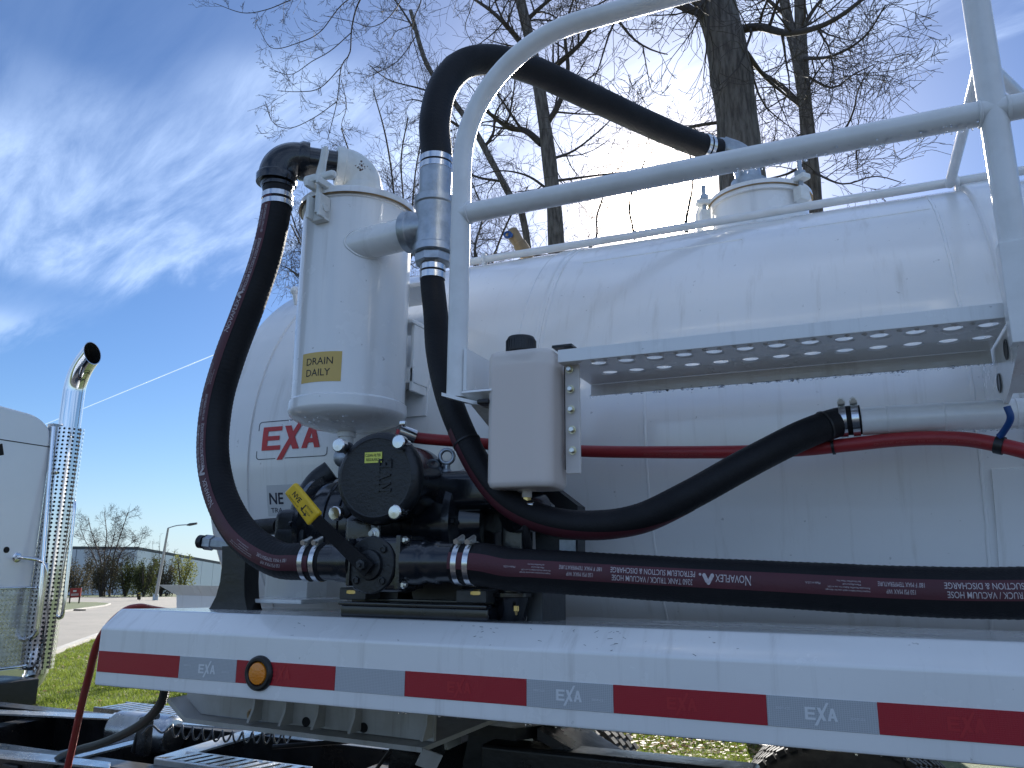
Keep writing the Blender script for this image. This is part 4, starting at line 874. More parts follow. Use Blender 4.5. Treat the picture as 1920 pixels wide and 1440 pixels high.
# ---- manhole
MX, MYc = 1.315, 1.22
mh = None
def mhobj(name, m, mt): return obj(name, m, mt, mh, 40)
m = MB(); m.lathe((MX, MYc, 2.77), (0, 0, 1), [(0, 0.165), (0.135, 0.165), (0.135, 0.177), (0.150, 0.177)], 56); mh = obj('manhole', m, M['white'], trailer)
m = MB(); m.lathe((MX, MYc, 2.921), (0, 0, 1), [(0, 0.181), (0.016, 0.181), (0.022, 0.172), (0.034, 0.12), (0.040, 0.06), (0.041, 0.001)], 56); mhobj('lid', m, M['white'])
m = MB(); m.torus((MX, MYc, 2.921), (0, 0, 1), 0.1795, 0.003, 56, 6); mhobj('gasket', m, M['bronze'])
for an in (200, 320, 80):
    a = math.radians(an); c = V((MX+0.195*math.cos(a), MYc+0.195*math.sin(a), 2.93)); rot = Matrix.Rotation(a, 3, 'Z')
    m = MB(); m.bbox(c+V((0, 0, 0.008)), (0.06, 0.036, 0.020), 0.005, rot); m.bbox(c+V((0, 0, -0.05)), (0.034, 0.044, 0.05), 0.004, rot)
    lg = mhobj('clamp_lug', m, M['cast_white'])
    m = MB(); m.cyl(c+V((0, 0, -0.05)), c+V((0, 0, 0.075)), 0.008, n=12); m.bbox(c+V((0, 0, 0.028)), (0.028, 0.028, 0.020), 0.004, rot); mhobj('swing_bolt', m, M['galv'])
m = MB(); m.cyl((MX-0.03, MYc, 2.955), (MX-0.03, MYc, 3.02), 0.052); m.lathe((MX-0.03, MYc, 2.99), (0, 0, 1), [(0, 0.064), (0.03, 0.064)], 32)
m.tube(spline([(MX-0.03, MYc, 3.01), (MX-0.035, MYc, 3.07), (MX-0.06, MYc-0.005, 3.13), (MX-0.12, MYc-0.02, 3.165)], 0.01), 0.046, 24); mhobj('riser_elbow', m, M['galv'])
m = MB(); m.tube(spline([(MX-0.20, MYc-0.02, 2.80), (MX-0.215, MYc-0.02, 2.90), (MX-0.20, MYc-0.02, 2.95)], 0.01), 0.012, 12); mhobj('handle', m, M['white_pipe'])
# ---- bronze relief valve on the tank top
vb = at(985, 475, Y=1.10); vt = at(957, 432, Y=1.08)
m = MB(); ax = (vt-vb); h = ax.length
m.lathe(vb-ax.normalized()*0.06, ax, [(0, 0.020), (0.05, 0.020), (0.052, 0.027), (0.06+h*0.4, 0.027), (0.06+h*0.42, 0.023), (0.06+h*0.75, 0.026), (0.06+h*0.95, 0.026), (0.06+h, 0.018)], 24)
rv = obj('relief_valve', m, M['bronze'], trailer, label='weathered bronze relief valve with blue tab on tank top')
m = MB(); e = at(952, 440, Y=1.05); m.torus(e, (0.4, -1, 0.2), 0.013, 0.0045, 18, 6); m.ball(e+V((0.012, 0, -0.004)), 0.010); obj('blue_tab', m, M['blue'], rv)
# sight knob on the front head rim
m = MB(); kq = at(553, 545, X=-0.30); m.ball(kq, 0.017, 14, 10); m.cyl(kq, kq+V((0, 0.02, -0.05)), 0.012); obj('rim_knob', m, M['white'], trailer)
# ---- white discharge pipe along the tank, right
m = MB(); wp0 = V((1.572, 0.30, 1.958)); wp1 = V((3.0, 0.30, 1.945))
m.tube([wp0, wp0.lerp(wp1, 0.2), wp0.lerp(wp1, 0.3), wp1], 0.0302, 28); dp = obj('discharge_pipe', m, M['white_pipe'], trailer)
for t_ in (0.035, 0.11, 0.2):
    m = MB(); m.torus(wp0.lerp(wp1, t_), (1, 0, 0), 0.030, 0.0018, 28, 6); obj('weld_bead', m, M['white_pipe'], dp)
# ================================================================== hoses
CL = 0
def hose_frames(path, ref=V((0, -1, 0))):
    fr = []; m = len(path)
    for i in range(m):
        T = (path[min(i+1, m-1)]-path[max(i-1, 0)]).normalized(); N = (ref-T*ref.dot(T))
        N = N.normalized() if N.length > 1e-3 else T.orthogonal().normalized()
        fr.append((path[i], T, N, T.cross(N)))
    return fr
def hose(name, pts, r, label, n=28, step=0.0045, ripple=0.010, pitch=0.0135, group=None, mt='rubber', sag=0.0):
    path = spline(pts, step); fr = hose_frames(path); t = thing(name, label, 'hose', path[0], group)
    m = MB(); P = []; F = []; ph = random.uniform(0, 6); rs = random.Random(len(path))
    for i, (p, T, N, B) in enumerate(fr):
        s = i*step; rr = r*(1+ripple*math.sin(2*PI*s/pitch+ph)+0.004*math.sin(s*37))
        for k in range(n):
            a = 2*PI*k/n; P.append(p+(N*math.cos(a)+B*math.sin(a))*rr)
    for i in range(len(fr)-1):
        for k in range(n): F.append((i*n+k, i*n+(k+1) % n, (i+1)*n+(k+1) % n, (i+1)*n+k))
    F += [tuple(reversed(range(n))), tuple((len(fr)-1)*n+k for k in range(n))]
    m.add(P, F); body = obj('hose_body', m, M[mt], t, 60)
    return t, path, fr, body
def hose_pt(fr, step, r, s, phi, h):
    x = s/step; i = max(0, min(len(fr)-2, int(x))); f = x-i
    p = fr[i][0].lerp(fr[i+1][0], f); N = fr[i][2].lerp(fr[i+1][2], f); B = fr[i][3].lerp(fr[i+1][3], f)
    return p+(N*math.cos(phi)+B*math.sin(phi))*(r+h)
def stripe(t, fr, step, r, phi0, phi1, s0=0.0, s1=None, mt='maroon', cols=7, ripple=0.010, twist=0.0):
    m = MB(); P = []; F = []; s1 = (len(fr)-1)*step if s1 is None else s1; i0 = int(s0/step); i1 = int(s1/step)
    for i in range(i0, i1+1):
        p, T, N, B = fr[i]; tt = (i-i0)/max(1, i1-i0); wig = 0.01*math.sin(i*0.05)+twist*tt**5
        for k in range(cols):
            a = phi0+(phi1-phi0)*k/(cols-1)+wig; P.append(p+(N*math.cos(a)+B*math.sin(a))*(r*(1+ripple*0.95)+0.0006))
    c = cols
    for i in range(i1-i0):
        for k in range(c-1): F.append((i*c+k, i*c+k+1, (i+1)*c+k+1, (i+1)*c+k))
    m.add(P, F); return obj('hose_stripe', m, M[mt], t, 60)
def s_of(path, step, px_, py_):
    """arc length of the hose point that projects nearest to the given pixel"""
    best = None
    for i, p in enumerate(path):
        d = p-CAM; z = d.dot(fw); x = 960+FPX*d.dot(rt)/z; y = 720-FPX*d.dot(up)/z
        e = (x-px_)**2+(y-py_)**2
        if best is None or e < best[0]: best = (e, i)
    return best[1]*step
def clamp(parent, p, T, r, n=1, gap=0.020, wd=0.0135, screw=None, name='hose_clamp', mt='steel'):
    T = V(T).normalized()
    for k in range(n):
        c = V(p)+T*(k-(n-1)/2)*gap; m = MB()
        m.lathe(c-T*wd/2, T, [(0, r), (0.0004, r+0.0016), (wd-0.0004, r+0.0016), (wd, r)], 40, cap=False)
        o = obj(name, m, M[mt], parent)
        if screw is not None:
            sd = V(screw); sd = (sd-T*sd.dot(T)).normalized(); b = T.cross(sd); m = MB()
            rot = Matrix((b, T, sd)).transposed()
            m.bbox(c+sd*(r+0.006), (0.022, wd*1.05, 0.010), 0.002, rot); m.cyl(c+sd*(r+0.009)-b*0.017, c+sd*(r+0.009)+b*0.015, 0.0052, n=12); m.cyl(c+sd*(r+0.009)-b*0.021, c+sd*(r+0.009)-b*0.017, 0.0068, n=6)
            obj('clamp_screw', m, M['zinc'], o, 30)
# ---------------------------------------------------------------- valve line (horizontal run at deck level)
VZ = 1.655; VY = 0.03
HR = 0.0452
STEP = 0.0045
# long suction hose to the right, path runs right -> left so the print reads as in the picture
pts = [V((2.55, 0.10, 1.632)), V((2.1, 0.115, 1.618))]+[at(x, y, Y=Yv) for x, y, Yv in ((1900, 1112, .125), (1700, 1108, .13), (1500, 1098, .13), (1300, 1088, .12), (1150, 1079, .10), (1020, 1071, .075), (960, 1068, .055))]+[V((0.80, 0.036, VZ-0.004)), V((0.733, 0.033, VZ-0.001))]
big, bpath, bfr, _ = hose('suction_hose', pts, HR, 'long black hose with printed maroon stripe running right from the valve', 32)
st = stripe(big, bfr, STEP, HR, math.radians(-16), math.radians(29))
def block(fr, path, lines, pa, pb, phc, r, obj_parent, sizes=None, squash=1.0):
    """lines of print between two picture points along the hose; phc = stripe centre angle"""
    s0 = s_of(path, STEP, *pa); s1 = s_of(path, STEP, *pb); m = MB()
    for body, hgt, off, f0, f1 in lines:
        a = s0+(s1-s0)*f0; b = s0+(s1-s0)*f1
        fnn = lambda u, v: hose_pt(fr, STEP, r*1.0105, u, phc-v/r, 0.0011)
        text_on(m, body, fnn, a, off-hgt/2, (b-a), hgt, 0.004 if hgt > 0.008 else 0.0)
    return obj('hose_print', m, M['print_white'], obj_parent, 0)
def logo_dots(fr, path, pc, phc, r, parent, k=1.0):
    s = s_of(path, STEP, *pc); m = MB()
    def put(pts, h): m.add([hose_pt(fr, STEP, r*1.0105, s+u*k, phc-v*k/r, 0.0019+h) for u, v in pts], [tuple(range(len(pts)))])
    def bar_(a, b, w_, h):
        d = (V(b)-V(a)).normalized(); an = math.atan2(d.y, d.x); P = [(a[0]+w_*math.cos(an+PI/2+PI*q/6), a[1]+w_*math.sin(an+PI/2+PI*q/6)) for q in range(7)]+[(b[0]+w_*math.cos(an-PI/2+PI*q/6), b[1]+w_*math.sin(an-PI/2+PI*q/6)) for q in range(7)]
        put(P, h)
    bar_((-0.0075, -0.0065), (0.0, 0.0075), 0.0036, 0.0); bar_((0.0085, -0.0065), (0.003, 0.0040), 0.0036, 0.0002)
    put([(0.0165+0.0026*math.cos(2*PI*q/12), -0.0075+0.0026*math.sin(2*PI*q/12)) for q in range(12)], 0.0)
    return obj('hose_emblem', m, M['print_white'], parent, 0)
TXT1 = '3260 TANK TRUCK / VACUUM HOSE'; TXT2 = 'PETROLEUM SUCTION & DISCHARGE'
PB = math.radians(6.5)
small = [('Inspect hose before each use for damage', .0030, .0085, 0, 1), ('Retractable NovaFlex Rubber Co. not in USA', .0030, .0030, 0, .95), ('Manufactured', .0030, -.0025, .2, .6), ('by NovaFlex Hose Inc.', .0030, -.008, .2, .75)]
for x0_, x1_ in ((1305, 1150), (1990, 1772)):
    block(bfr, bpath, [(TXT1, .0108, .0082, 0, .98), (TXT2, .0108, -.0070, -.03, 1)], (x0_, 1090), (x1_, 1085), PB, HR, st)
for x0_, x1_ in ((1133, 1053), (1734, 1650)):
    block(bfr, bpath, [('150 PSI MAX WP', .0080, .0062, .2, .82), ("180' F MAX TEMPERATURE", .0080, -.0062, 0, 1)], (x0_, 1085), (x1_, 1080), PB, HR, st)
for x0_, x1_ in ((1040, 975), (1632, 1552)):
    block(bfr, bpath, small, (x0_, 1080), (x1_, 1075), PB, HR, st)
for x0_, x1_ in ((967, 945), (1540, 1512)): block(bfr, bpath, [('Made in U.S.A.', .004, -.002, 0, 1)], (x0_, 1070), (x1_, 1070), PB, HR, st)
block(bfr, bpath, [('N', .0185, 0, 0, .16), ('OVAFLEX', .0140, -.002, .18, 1)], (1410, 1092), (1346, 1090), PB, HR, st)
logo_dots(bfr, bpath, (1331, 1090), PB, HR, st)
_i = len(bpath)-1-int(0.032/STEP); clamp(big, bpath[_i], bfr[_i][1], HR*1.018, 2, 0.027, screw=(0, -0.35, 1))

# left return hose, path runs valve -> top elbow
HL = 0.0430
elb = V((0.045, 0.150, 2.838))                          # corner of the black elbow
lp = [V((0.395, 0.030, VZ)), V((0.33, 0.028, VZ+0.001))]+[at(x, y, Y=Yv) for x, y, Yv in ((520, 1048, .035), (462, 1010, .06), (425, 955, .09), (405, 895, .11), (399, 830, .125), (408, 750, .135), (431, 670, .14), (461, 590, .145), (490, 510, .15), (507, 450, .15))]+[at(519, 385, Y=.15), at(521, 350, Y=.15)]
lh, lpath, lfr, _ = hose('return_hose', lp, HL, 'tall black hose bowing left from the valve to the black top elbow', 32)
PL = math.radians(-6)
st2 = stripe(lh, lfr, STEP, HL, PL-math.radians(24), PL+math.radians(24), 0.03, (len(lfr)-8)*STEP)
block(lfr, lpath, [('150 PSI MAX WP', .0080, .0062, .2, .82), ("180' F MAX TEMPERATURE", .0080, -.0062, 0, 1)], (560, 1056), (508, 1042), PL, HL, st2)
block(lfr, lpath, small, (500, 1040), (462, 1010), PL, HL, st2)
for a, b, c, d_, e, f, g, h in (((424, 952), (404, 905), (402, 892), (400, 884), (399, 800), (401, 795), (407, 745), None), ((447, 630), (468, 572), (471, 562), (474, 553), (502, 455), (505, 445), (516, 395), 1)):
    block(lfr, lpath, [('N', .0175, 0, 0, .16), ('OVAFLEX', .0135, -.002, .18, 1)], a, b, PL, HL, st2)
    logo_dots(lfr, lpath, c, PL, HL, st2)
    block(lfr, lpath, [(TXT1, .0100, .0078, 0, .98), (TXT2, .0100, -.0070, -.03, 1)], d_, e, PL, HL, st2)
    block(lfr, lpath, [('150 PSI MAX WP', .0076, .0058, .2, .82), ("180' F MAX TEMPERATURE", .0076, -.006, 0, 1)], f, g, PL, HL, st2)
block(lfr, lpath, small, (411, 738), (427, 688), PL, HL, st2)
_i = int(0.034/STEP); clamp(lh, lpath[_i], lfr[_i][1], HL*1.020, 2, 0.030, screw=(0, -0.35, 1))
pc = at(520, 378, Y=.15); Tc = (lpath[-1]-lpath[-12]).normalized()
clamp(lh, pc+Tc*0.0, Tc, HL*1.012, 2, 0.024, wd=0.016)

# ================================================================== canister (secondary filter)
CXc, CYc, CR = 0.224, 0.32, 0.162
zt = at(672, 372, Y=CYc-0.1).z; zt = at(600, 395, Y=0.27).z+0.02
ZCT = at(760, 420, Y=0.30).z; ZCB = at(655, 760, Y=0.17).z
ZCT = 2.690
can = thing('moisture_canister', 'tall white cylindrical moisture trap with yellow drain daily sticker', 'canister', (CXc, CYc, 1.98))
ZB = at(655, 752, Y=CYc-CR).z
m = MB(); m.lathe((CXc, CYc, ZB-0.004), (0, 0, 1), [(0.0, CR+0.004), (0.004, CR+0.006), (0.030, CR+0.006), (0.034, CR+0.003), (0.036, CR), (ZCT-ZB-0.012, CR), (ZCT-ZB-0.010, CR+0.006), (ZCT-ZB+0.004, CR+0.006)], 72, cap=False)
obj('body', m, M['white'], can, 35)
m = MB(); m.lathe((CXc, CYc, ZB-0.004), (0, 0, -1), [(0.0, CR+0.004), (0.006, CR+0.001), (0.014, CR-0.008), (0.024, CR*0.84), (0.034, CR*0.66), (0.042, CR*0.44), (0.047, CR*0.22), (0.049, 0.001)], 72, cap=False); obj('dished_bottom', m, M['white'], can, 35)
m = MB(); m.lathe((CXc, CYc, ZCT+0.005), (0, 0, 1), [(-0.012, CR+0.012), (-0.012, CR+0.016), (0.002, CR+0.016), (0.008, CR+0.012), (0.010, CR*0.9), (0.012, CR*0.5), (0.012, 0.06), (0.012, 0.001)], 72, cap=False); lid = obj('lid', m, M['white'], can, 35)
m = MB(); m.torus((CXc, CYc, ZCT-0.0065), (0, 0, 1), CR+0.011, 0.004, 72, 6); obj('gasket', m, M['bronze'], lid)
# outlet riser and painted cast elbow
EP = V((0.205, 0.318, 2.900)); 
m = MB(); m.cyl((CXc+0.012, CYc, ZCT+0.02), (CXc+0.012, CYc, 2.83), 0.0445, n=32); obj('riser', m, M['white'], can)
dirp = (V((elb.x, elb.y, 0))-V((CXc, CYc, 0))).normalized()
ecx = V((CXc+0.012, CYc, 0)); er = 0.062; ez = 2.838
m = MB(); arcp = [ecx+dirp*(er*(1-math.cos(a)))+V((0, 0, ez-er+er*math.sin(a))) for a in [PI/2*i/14 for i in range(15)]]
m.tube(arcp, 0.0565, 32); m.lathe(arcp[0]-V((0, 0, 0.022)), (0, 0, 1), [(0, 0.056), (0.003, 0.060), (0.022, 0.060), (0.030, 0.054)], 32, cap=False); m.lathe(arcp[-1]-dirp*0.004, dirp, [(0, 0.054), (0.006, 0.060), (0.026, 0.060), (0.030, 0.056), (0.030, 0.046)], 32, cap=False)
pe = obj('cast_elbow', m, M['cast_white'], can)
m = MB(); rs = random.Random(5)
cc = arcp[7]
for _ in range(38):      # rust patch where the paint has flaked
    a = rs.gauss(0, 0.011); b = rs.gauss(0, 0.009); s_ = rs.uniform(0.001, 0.0045)
    side = dirp.cross(V((0, 0, 1))).normalized(); side = side if side.y < 0 else -side
    tng = V((0, 0, 1))*0.7-dirp*0.7
    ang = a/0.054; base = cc+tng.normalized()*b; nrm = (side*math.cos(ang)+ (tng.cross(side)).normalized()*math.sin(ang))
    e1 = tng.normalized(); e2 = nrm.cross(e1)
    k = rs.randint(5, 7); m.add([base+nrm*0.0572+e1*s_*math.cos(2*PI*i/k)*rs.uniform(.5, 1.2)+e2*s_*math.sin(2*PI*i/k)*rs.uniform(.5, 1.2) for i in range(k)], [tuple(range(k))])
obj('rust_patch', m, mat('rust', (0.10, 0.045, 0.03), 0.8), pe, 0)
# black pipe to the left and black elbow down
pA = arcp[-1]+dirp*0.02; pA.z = ez
dl = V((elb.x, elb.y, 0)); pB = V((elb.x, elb.y, ez))-dirp*0.06
bel = thing('black_elbow', 'black pipe elbow joining the tall hose to the moisture trap', 'pipe fitting', (elb.x, elb.y, 2.70))
m = MB(); m.cyl(pA, pB, 0.0445, n=32); obj('pipe_nipple', m, M['black'], bel)
m = MB(); arc2 = [V((elb.x, elb.y, ez-0.062))-dirp*(0.062*(1-math.cos(a))) * 1.0+V((0, 0, 0.062*math.sin(a))) for a in [PI/2*i/14 for i in range(15)]]
m.tube(arc2, 0.0535, 32); m.lathe(arc2[0]-V((0, 0, 0.026)), (0, 0, 1), [(0, 0.046), (0, 0.0585), (0.022, 0.0595), (0.030, 0.0535)], 32, cap=False); m.lathe(arc2[-1]+dirp*0.002, -dirp, [(-0.004, 0.0535), (0.006, 0.0595), (0.026, 0.0595), (0.028, 0.045)], 32, cap=False)
obj('elbow', m, M['black'], bel)
m = MB(); m.cyl(arc2[0]-V((0, 0, 0.02)), lpath[-1], 0.047, 0.0455, n=32); m.cyl(lpath[-1]+V((0, 0, 0.004)), lpath[-1]-V((0, 0, 0.006)), 0.0465, n=32); obj('hose_shank', m, M['black'], bel)
# hinged clamp on the lid
ca = math.radians(267); cr = V((math.cos(ca), math.sin(ca), 0)); ct = V((-math.sin(ca), math.cos(ca), 0)); cb = V((CXc, CYc, ZCT))+cr*(CR+0.022)
rot = Matrix((cr, ct, V((0, 0, 1)))).transposed()
m = MB()
for s_ in (-1, 1): m.bbox(cb+ct*s_*0.020+V((0, 0, -0.055)), (0.046, 0.012, 0.070), 0.005, rot)
m.bbox(cb-cr*0.012+V((0, 0, -0.075)), (0.024, 0.052, 0.035), 0.004, rot)
for s_ in (-1, 1): m.bbox(cb+ct*s_*0.021+V((0, 0, 0.014)), (0.070, 0.016, 0.022), 0.006, rot)
lc_ = obj('lid_clamp', m, M['cast_white'], can)
m = MB(); m.cyl(cb+V((0, 0, -0.070)), cb+V((0, 0, 0.060)), 0.0095, n=14); m.cyl(cb+V((0, 0, 0.026)), cb+V((0, 0, 0.044)), 0.017, n=6); m.bbox(cb+ct*-0.03+V((0, 0, 0.040)), (0.024, 0.05, 0.026), 0.009, rot); m.bbox(cb+ct*0.03+V((0, 0, 0.040)), (0.022, 0.05, 0.022), 0.008, rot)
a0_ = cb+V((0, 0, 0.045)); m.tube([a0_, a0_+V((0.012, -0.006, 0.04)), a0_+V((0.020, -0.01, 0.072)), a0_+V((0.022, -0.01, 0.082))], [0.014, 0.0105, 0.011, 0.006], 14); obj('clamp_bolt', m, M['cast_white'], lc_)
for s_ in (-1, 1):
    m = MB(); m.lathe(cb+ct*0.0262*s_+V((0, 0, -0.058)), ct*s_, [(0, 0.012), (0.003, 0.012), (0.003, 0.0095), (0.0022, 0.0095)], 18); obj('clamp_pin', m, M['cast_white'], lc_)
# drain stub and tap
m = MB(); m.cyl((CXc+0.0, CYc, ZB-0.10), (CXc, CYc, ZB-0.03), 0.020, n=20); m.lathe((CXc, CYc, ZB-0.065), (0, 0, 1), [(0, 0.026), (0.014, 0.026)], 20); obj('drain_stub', m, M['white_pipe'], can)
m = MB(); m.ball((CXc, CYc-0.01, ZB-0.125), 0.028, 16, 10); m.cyl((CXc, CYc-0.01, ZB-0.12), (CXc+0.06, CYc-0.02, ZB-0.10), 0.008, n=12); m.cyl((CXc, CYc, ZB-0.11), (CXc, CYc, ZB-0.25), 0.018, n=16); obj('drain_valve', m, M['galv'], can)
# yellow sticker wrapped on the body
def can_pt(a, z, h=0.0008): return V((CXc+(CR+h)*math.sin(a), CYc-(CR+h)*math.cos(a), z))
def can_hit(x, y):
    d = ray(x, y); a = d.x**2+d.y**2; b = 2*(d.x*(CAM.x-CXc)+d.y*(CAM.y-CYc)); c = (CAM.x-CXc)**2+(CAM.y-CYc)**2-CR*CR
    t = (-b-math.sqrt(max(0, b*b-4*a*c)))/(2*a); p = CAM+d*t; return math.atan2(p.x-CXc, CYc-p.y), p.z
a0s, z1s = can_hit(569, 665); a1s, z1b = can_hit(642, 657); _, z0s = can_hit(566, 720)
m = MB(); P = []; F = []
for i in range(13):
    a = a0s+(a1s-a0s)*i/12; P += [can_pt(a, z0s), can_pt(a, z1s)]
for i in range(12): F.append((2*i, 2*i+2, 2*i+3, 2*i+1))
m.add(P, F); stk = obj('sticker', m, M['decal_yellow'], can, 60, label='yellow DRAIN DAILY sticker')
m = MB(); arcw = (a1s-a0s)*CR; hs = z1s-z0s
fn = lambda u, v: can_pt(a0s+u/CR, z0s+v, 0.0014)
text_on(m, 'DRAIN', fn, arcw*.15, hs*.58, arcw*.66, hs*.24); text_on(m, 'DAILY', fn, arcw*.16, hs*.20, arcw*.60, hs*.24)
obj('sticker_text', m, M['ink'], stk, 0)
# ================================================================== galvanised tee on the side inlet
TYY = 0.19; TX = at(814, 430, Y=TYY).x
zts = at(800, 430, Y=TYY).z
m = MB(); m.cyl((CXc+0.03, CYc-0.10, zts), (TX-0.05, TYY, zts), 0.0450, n=36); obj('inlet_pipe', m, M['white'], can)
# weld bead where the inlet pipe meets the canister wall
ia, ib = V((CXc+0.03, CYc-0.10, zts)), V((TX-0.05, TYY, zts)); id_ = (ib-ia).normalized(); ie = id_.cross(V((0, 0, 1))).normalized(); bead = []
for i in range(40):
    a_ = 2*PI*i/40; q0_ = ib+(ie*math.cos(a_)+V((0, 0, 1))*math.sin(a_))*0.0450; t_ = 0.0; hit = None
    while t_ < 0.5:
        q_ = q0_-id_*t_
        if math.hypot(q_.x-CXc, q_.y-CYc) < CR+0.0005: hit = q_; break
        t_ += 0.001
    if hit is not None: bead.append(hit+V((0, 0, 0.0006*math.sin(i*5.1))))
m = MB(); m.tube(bead, 0.0036, 8, closed=True); obj('weld_bead', m, M['white'], can)
tee = thing('galvanised_tee', 'mottled galvanised pipe tee between two black hoses beside the moisture trap', 'pipe fitting', (TX, TYY, zts-0.12))
ztA = at(817, 372, Y=TYY).z; ztB = at(817, 478, Y=TYY).z; ztC = at(818, 330, Y=TYY).z
m = MB(); m.lathe((TX, TYY, ztB), (0, 0, 1), [(0, 0.052), (0.003, 0.056), (0.022, 0.056), (0.026, 0.0515), (ztA-ztB-0.026, 0.0515), (ztA-ztB-0.022, 0.056), (ztA-ztB-0.003, 0.056), (ztA-ztB, 0.050)], 40)
m.lathe((TX-0.088, TYY, zts), (1, 0, 0), [(0, 0.047), (0.0, 0.054), (0.003, 0.0565), (0.022, 0.0565), (0.027, 0.052), (0.05, 0.050), (0.07, 0.046)], 40); obj('tee_body', m, M['galv'], tee)
m = MB(); m.cyl((TX, TYY, ztA-0.01), (TX, TYY, ztC+0.03), 0.0445, n=36); obj('top_nipple', m, M['galv'], tee)
m = MB(); m.lathe((TX, TYY, ztB-0.028), (0, 0, 1), [(0, 0.044), (0.004, 0.050), (0.024, 0.050), (0.030, 0.046)], 8); obj('hex_bushing', m, M['galv'], tee, 20)
m = MB(); m.lathe((TX, TYY, ztB-0.085), (0, 0, 1), [(0, 0.0305), (0.06, 0.0305)], 32); obj('lower_nipple', m, M['galv'], tee)
# over-the-top hose to the manhole
tpz = at(817, 300, Y=TYY).z
tp_pts = [V((TX, TYY, ztC-0.005)), V((TX, TYY, tpz+0.02)), at(815, 230, Y=.20), at(830, 165, Y=.23), at(868, 122, Y=.28), at(925, 112, Y=.36), at(1000, 132, Y=.48), at(1100, 178, Y=.66), at(1200, 225, Y=.87), at(1290, 264, Y=1.06), at(1345, 282, Y=1.17)]
th_, tpath, tfr, _ = hose('overhead_hose', tp_pts, 0.0435, 'thick black hose arching over the rail from the tee to the manhole', 32, ripple=0.004)
clamp(th_, V((TX, TYY, at(817, 310, Y=TYY).z)), (0, 0, 1), 0.0445, 2, 0.022, wd=0.017)
clamp(th_, tpath[-14], (tpath[-1]-tpath[-14]), 0.0445, 2, 0.020, wd=0.014)
m = MB(); e = tpath[-1]; m.tube([e-(tpath[-1]-tpath[-8]).normalized()*0.02, V((MX-0.12, MYc-0.02, 3.165)).lerp(e, 0.5), V((MX-0.115, MYc-0.02, 3.165))], 0.040, 24); obj('manhole_spigot', m, M['galv'], mh)
# smaller hose from tee bottom, sagging to the white pipe
SH = 0.0322
zz = at(817, 510, Y=TYY).z
dp_ = [V((TX, TYY, ztB-0.045)), V((TX, TYY, zz-0.03)), at(817, 590, Y=.18), at(822, 660, Y=.165), at(838, 735, Y=.15), at(866, 810, Y=.14), at(905, 885, Y=.13), at(955, 942, Y=.125), at(1025, 975, Y=.125), at(1110, 985, Y=.13), at(1200, 972, Y=.14), at(1290, 930, Y=.16), at(1380, 880, Y=.19), at(1440, 848, Y=.22), at(1500, 818, Y=.25), at(1548, 799, Y=.28), at(1580, 790, Y=.298), at(1614, 787, Y=.30)]
sh, spath, sfr, _ = hose('drop_hose', dp_, SH, 'slim black hose drooping from the tee to the white side pipe', 28, ripple=0.004)
s0_ = s_of(spath, STEP, 872, 800); s1_ = s_of(spath, STEP, 1290, 930)
stripe(sh, sfr, STEP, SH, math.radians(18), math.radians(62), s0_, s1_, 'maroon', ripple=0.004, twist=1.3)
clamp(sh, V((TX, TYY, at(817, 510, Y=TYY).z)), (0, 0, 1), 0.0330, 2, 0.023, wd=0.018)
for px_ in (1581, 1604):
    p = at(px_, 789 if px_ < 1590 else 787.5, Y=0.30); clamp(sh, p, (1, 0, 0.03), 0.0345, 1, wd=0.015, screw=(0, -0.25, 1))
# cable ties and strap on it
for px_, py_ in ((875, 832), (1545, 797)):
    s_ = s_of(spath, STEP, px_, py_); i = int(s_/STEP); clamp(sh, spath[i], sfr[i][1], SH*1.02, 1, wd=0.005, mt='plastic', name='cable_tie')
# ---------------------------------------------------------------- red air hose along the tank
rp = [at(742, 815, Y=.20), at(790, 822, Y=.24), at(860, 828, Y=.28), at(980, 838, Y=.34), at(1100, 846, Y=.36), at(1250, 848, Y=.34), at(1400, 847, Y=.32), at(1500, 843, Y=.31), at(1590, 834, Y=.30), at(1700, 823, Y=.29), at(1800, 823, Y=.27), at(1880, 836, Y=.24), at(1960, 858, Y=.23), at(2080, 900, Y=.22)]
rh, rpath, rfr, _ = hose('red_air_hose', rp, 0.0150, 'thick red rubber hose strung along the tank behind the reservoir', 20, ripple=0.0, mt='red_hose')
for xa_, xb_ in ((1322, 1210), (1845, 1640)):
    sa = s_of(rpath, STEP, xb_, 840); sb = s_of(rpath, STEP, xa_, 830); m = MB()
    text_on(m, 'GENERAL PURPOSE AIR HOSE 200 PSI WORKING', lambda u, v: hose_pt(rfr, STEP, 0.0150, u, v/0.015+0.35, 0.0006), min(sa, sb), 0, abs(sb-sa), 0.0042); obj('hose_print', m, M['red_print'], rh, 0)
m = MB(); e = at(748, 808, Y=.19); m.cyl(e, e+V((0.03, 0.03, -0.012)), 0.019, n=18); m.bbox(e+V((0.012, 0.0, 0.02)), (0.018, 0.012, 0.012), 0.003); obj('hose_clamp', m, M['steel'], rh)
for px_ in (1562, 1875):
    s_ = s_of(rpath, STEP, px_, 828); i = int(s_/STEP); clamp(rh, rpath[i], rfr[i][1], 0.0165, 1, wd=0.016 if px_ > 1800 else 0.006, mt='plastic', name='cable_tie')
# short blue tube by the bracket
q0 = at(1888, 762, Y=.20); q1 = at(1880, 812, Y=.225)
m = MB(); m.tube(spline([q0, q0.lerp(q1, .5)+V((0.008, -0.01, 0)), q1, q1+V((-0.006, 0.006, -0.006))], 0.004), 0.0065, 14)
obj('blue_air_tube', m, M['blue'], None, label='short bright blue air tube under the catwalk bracket at right', cat='tube')
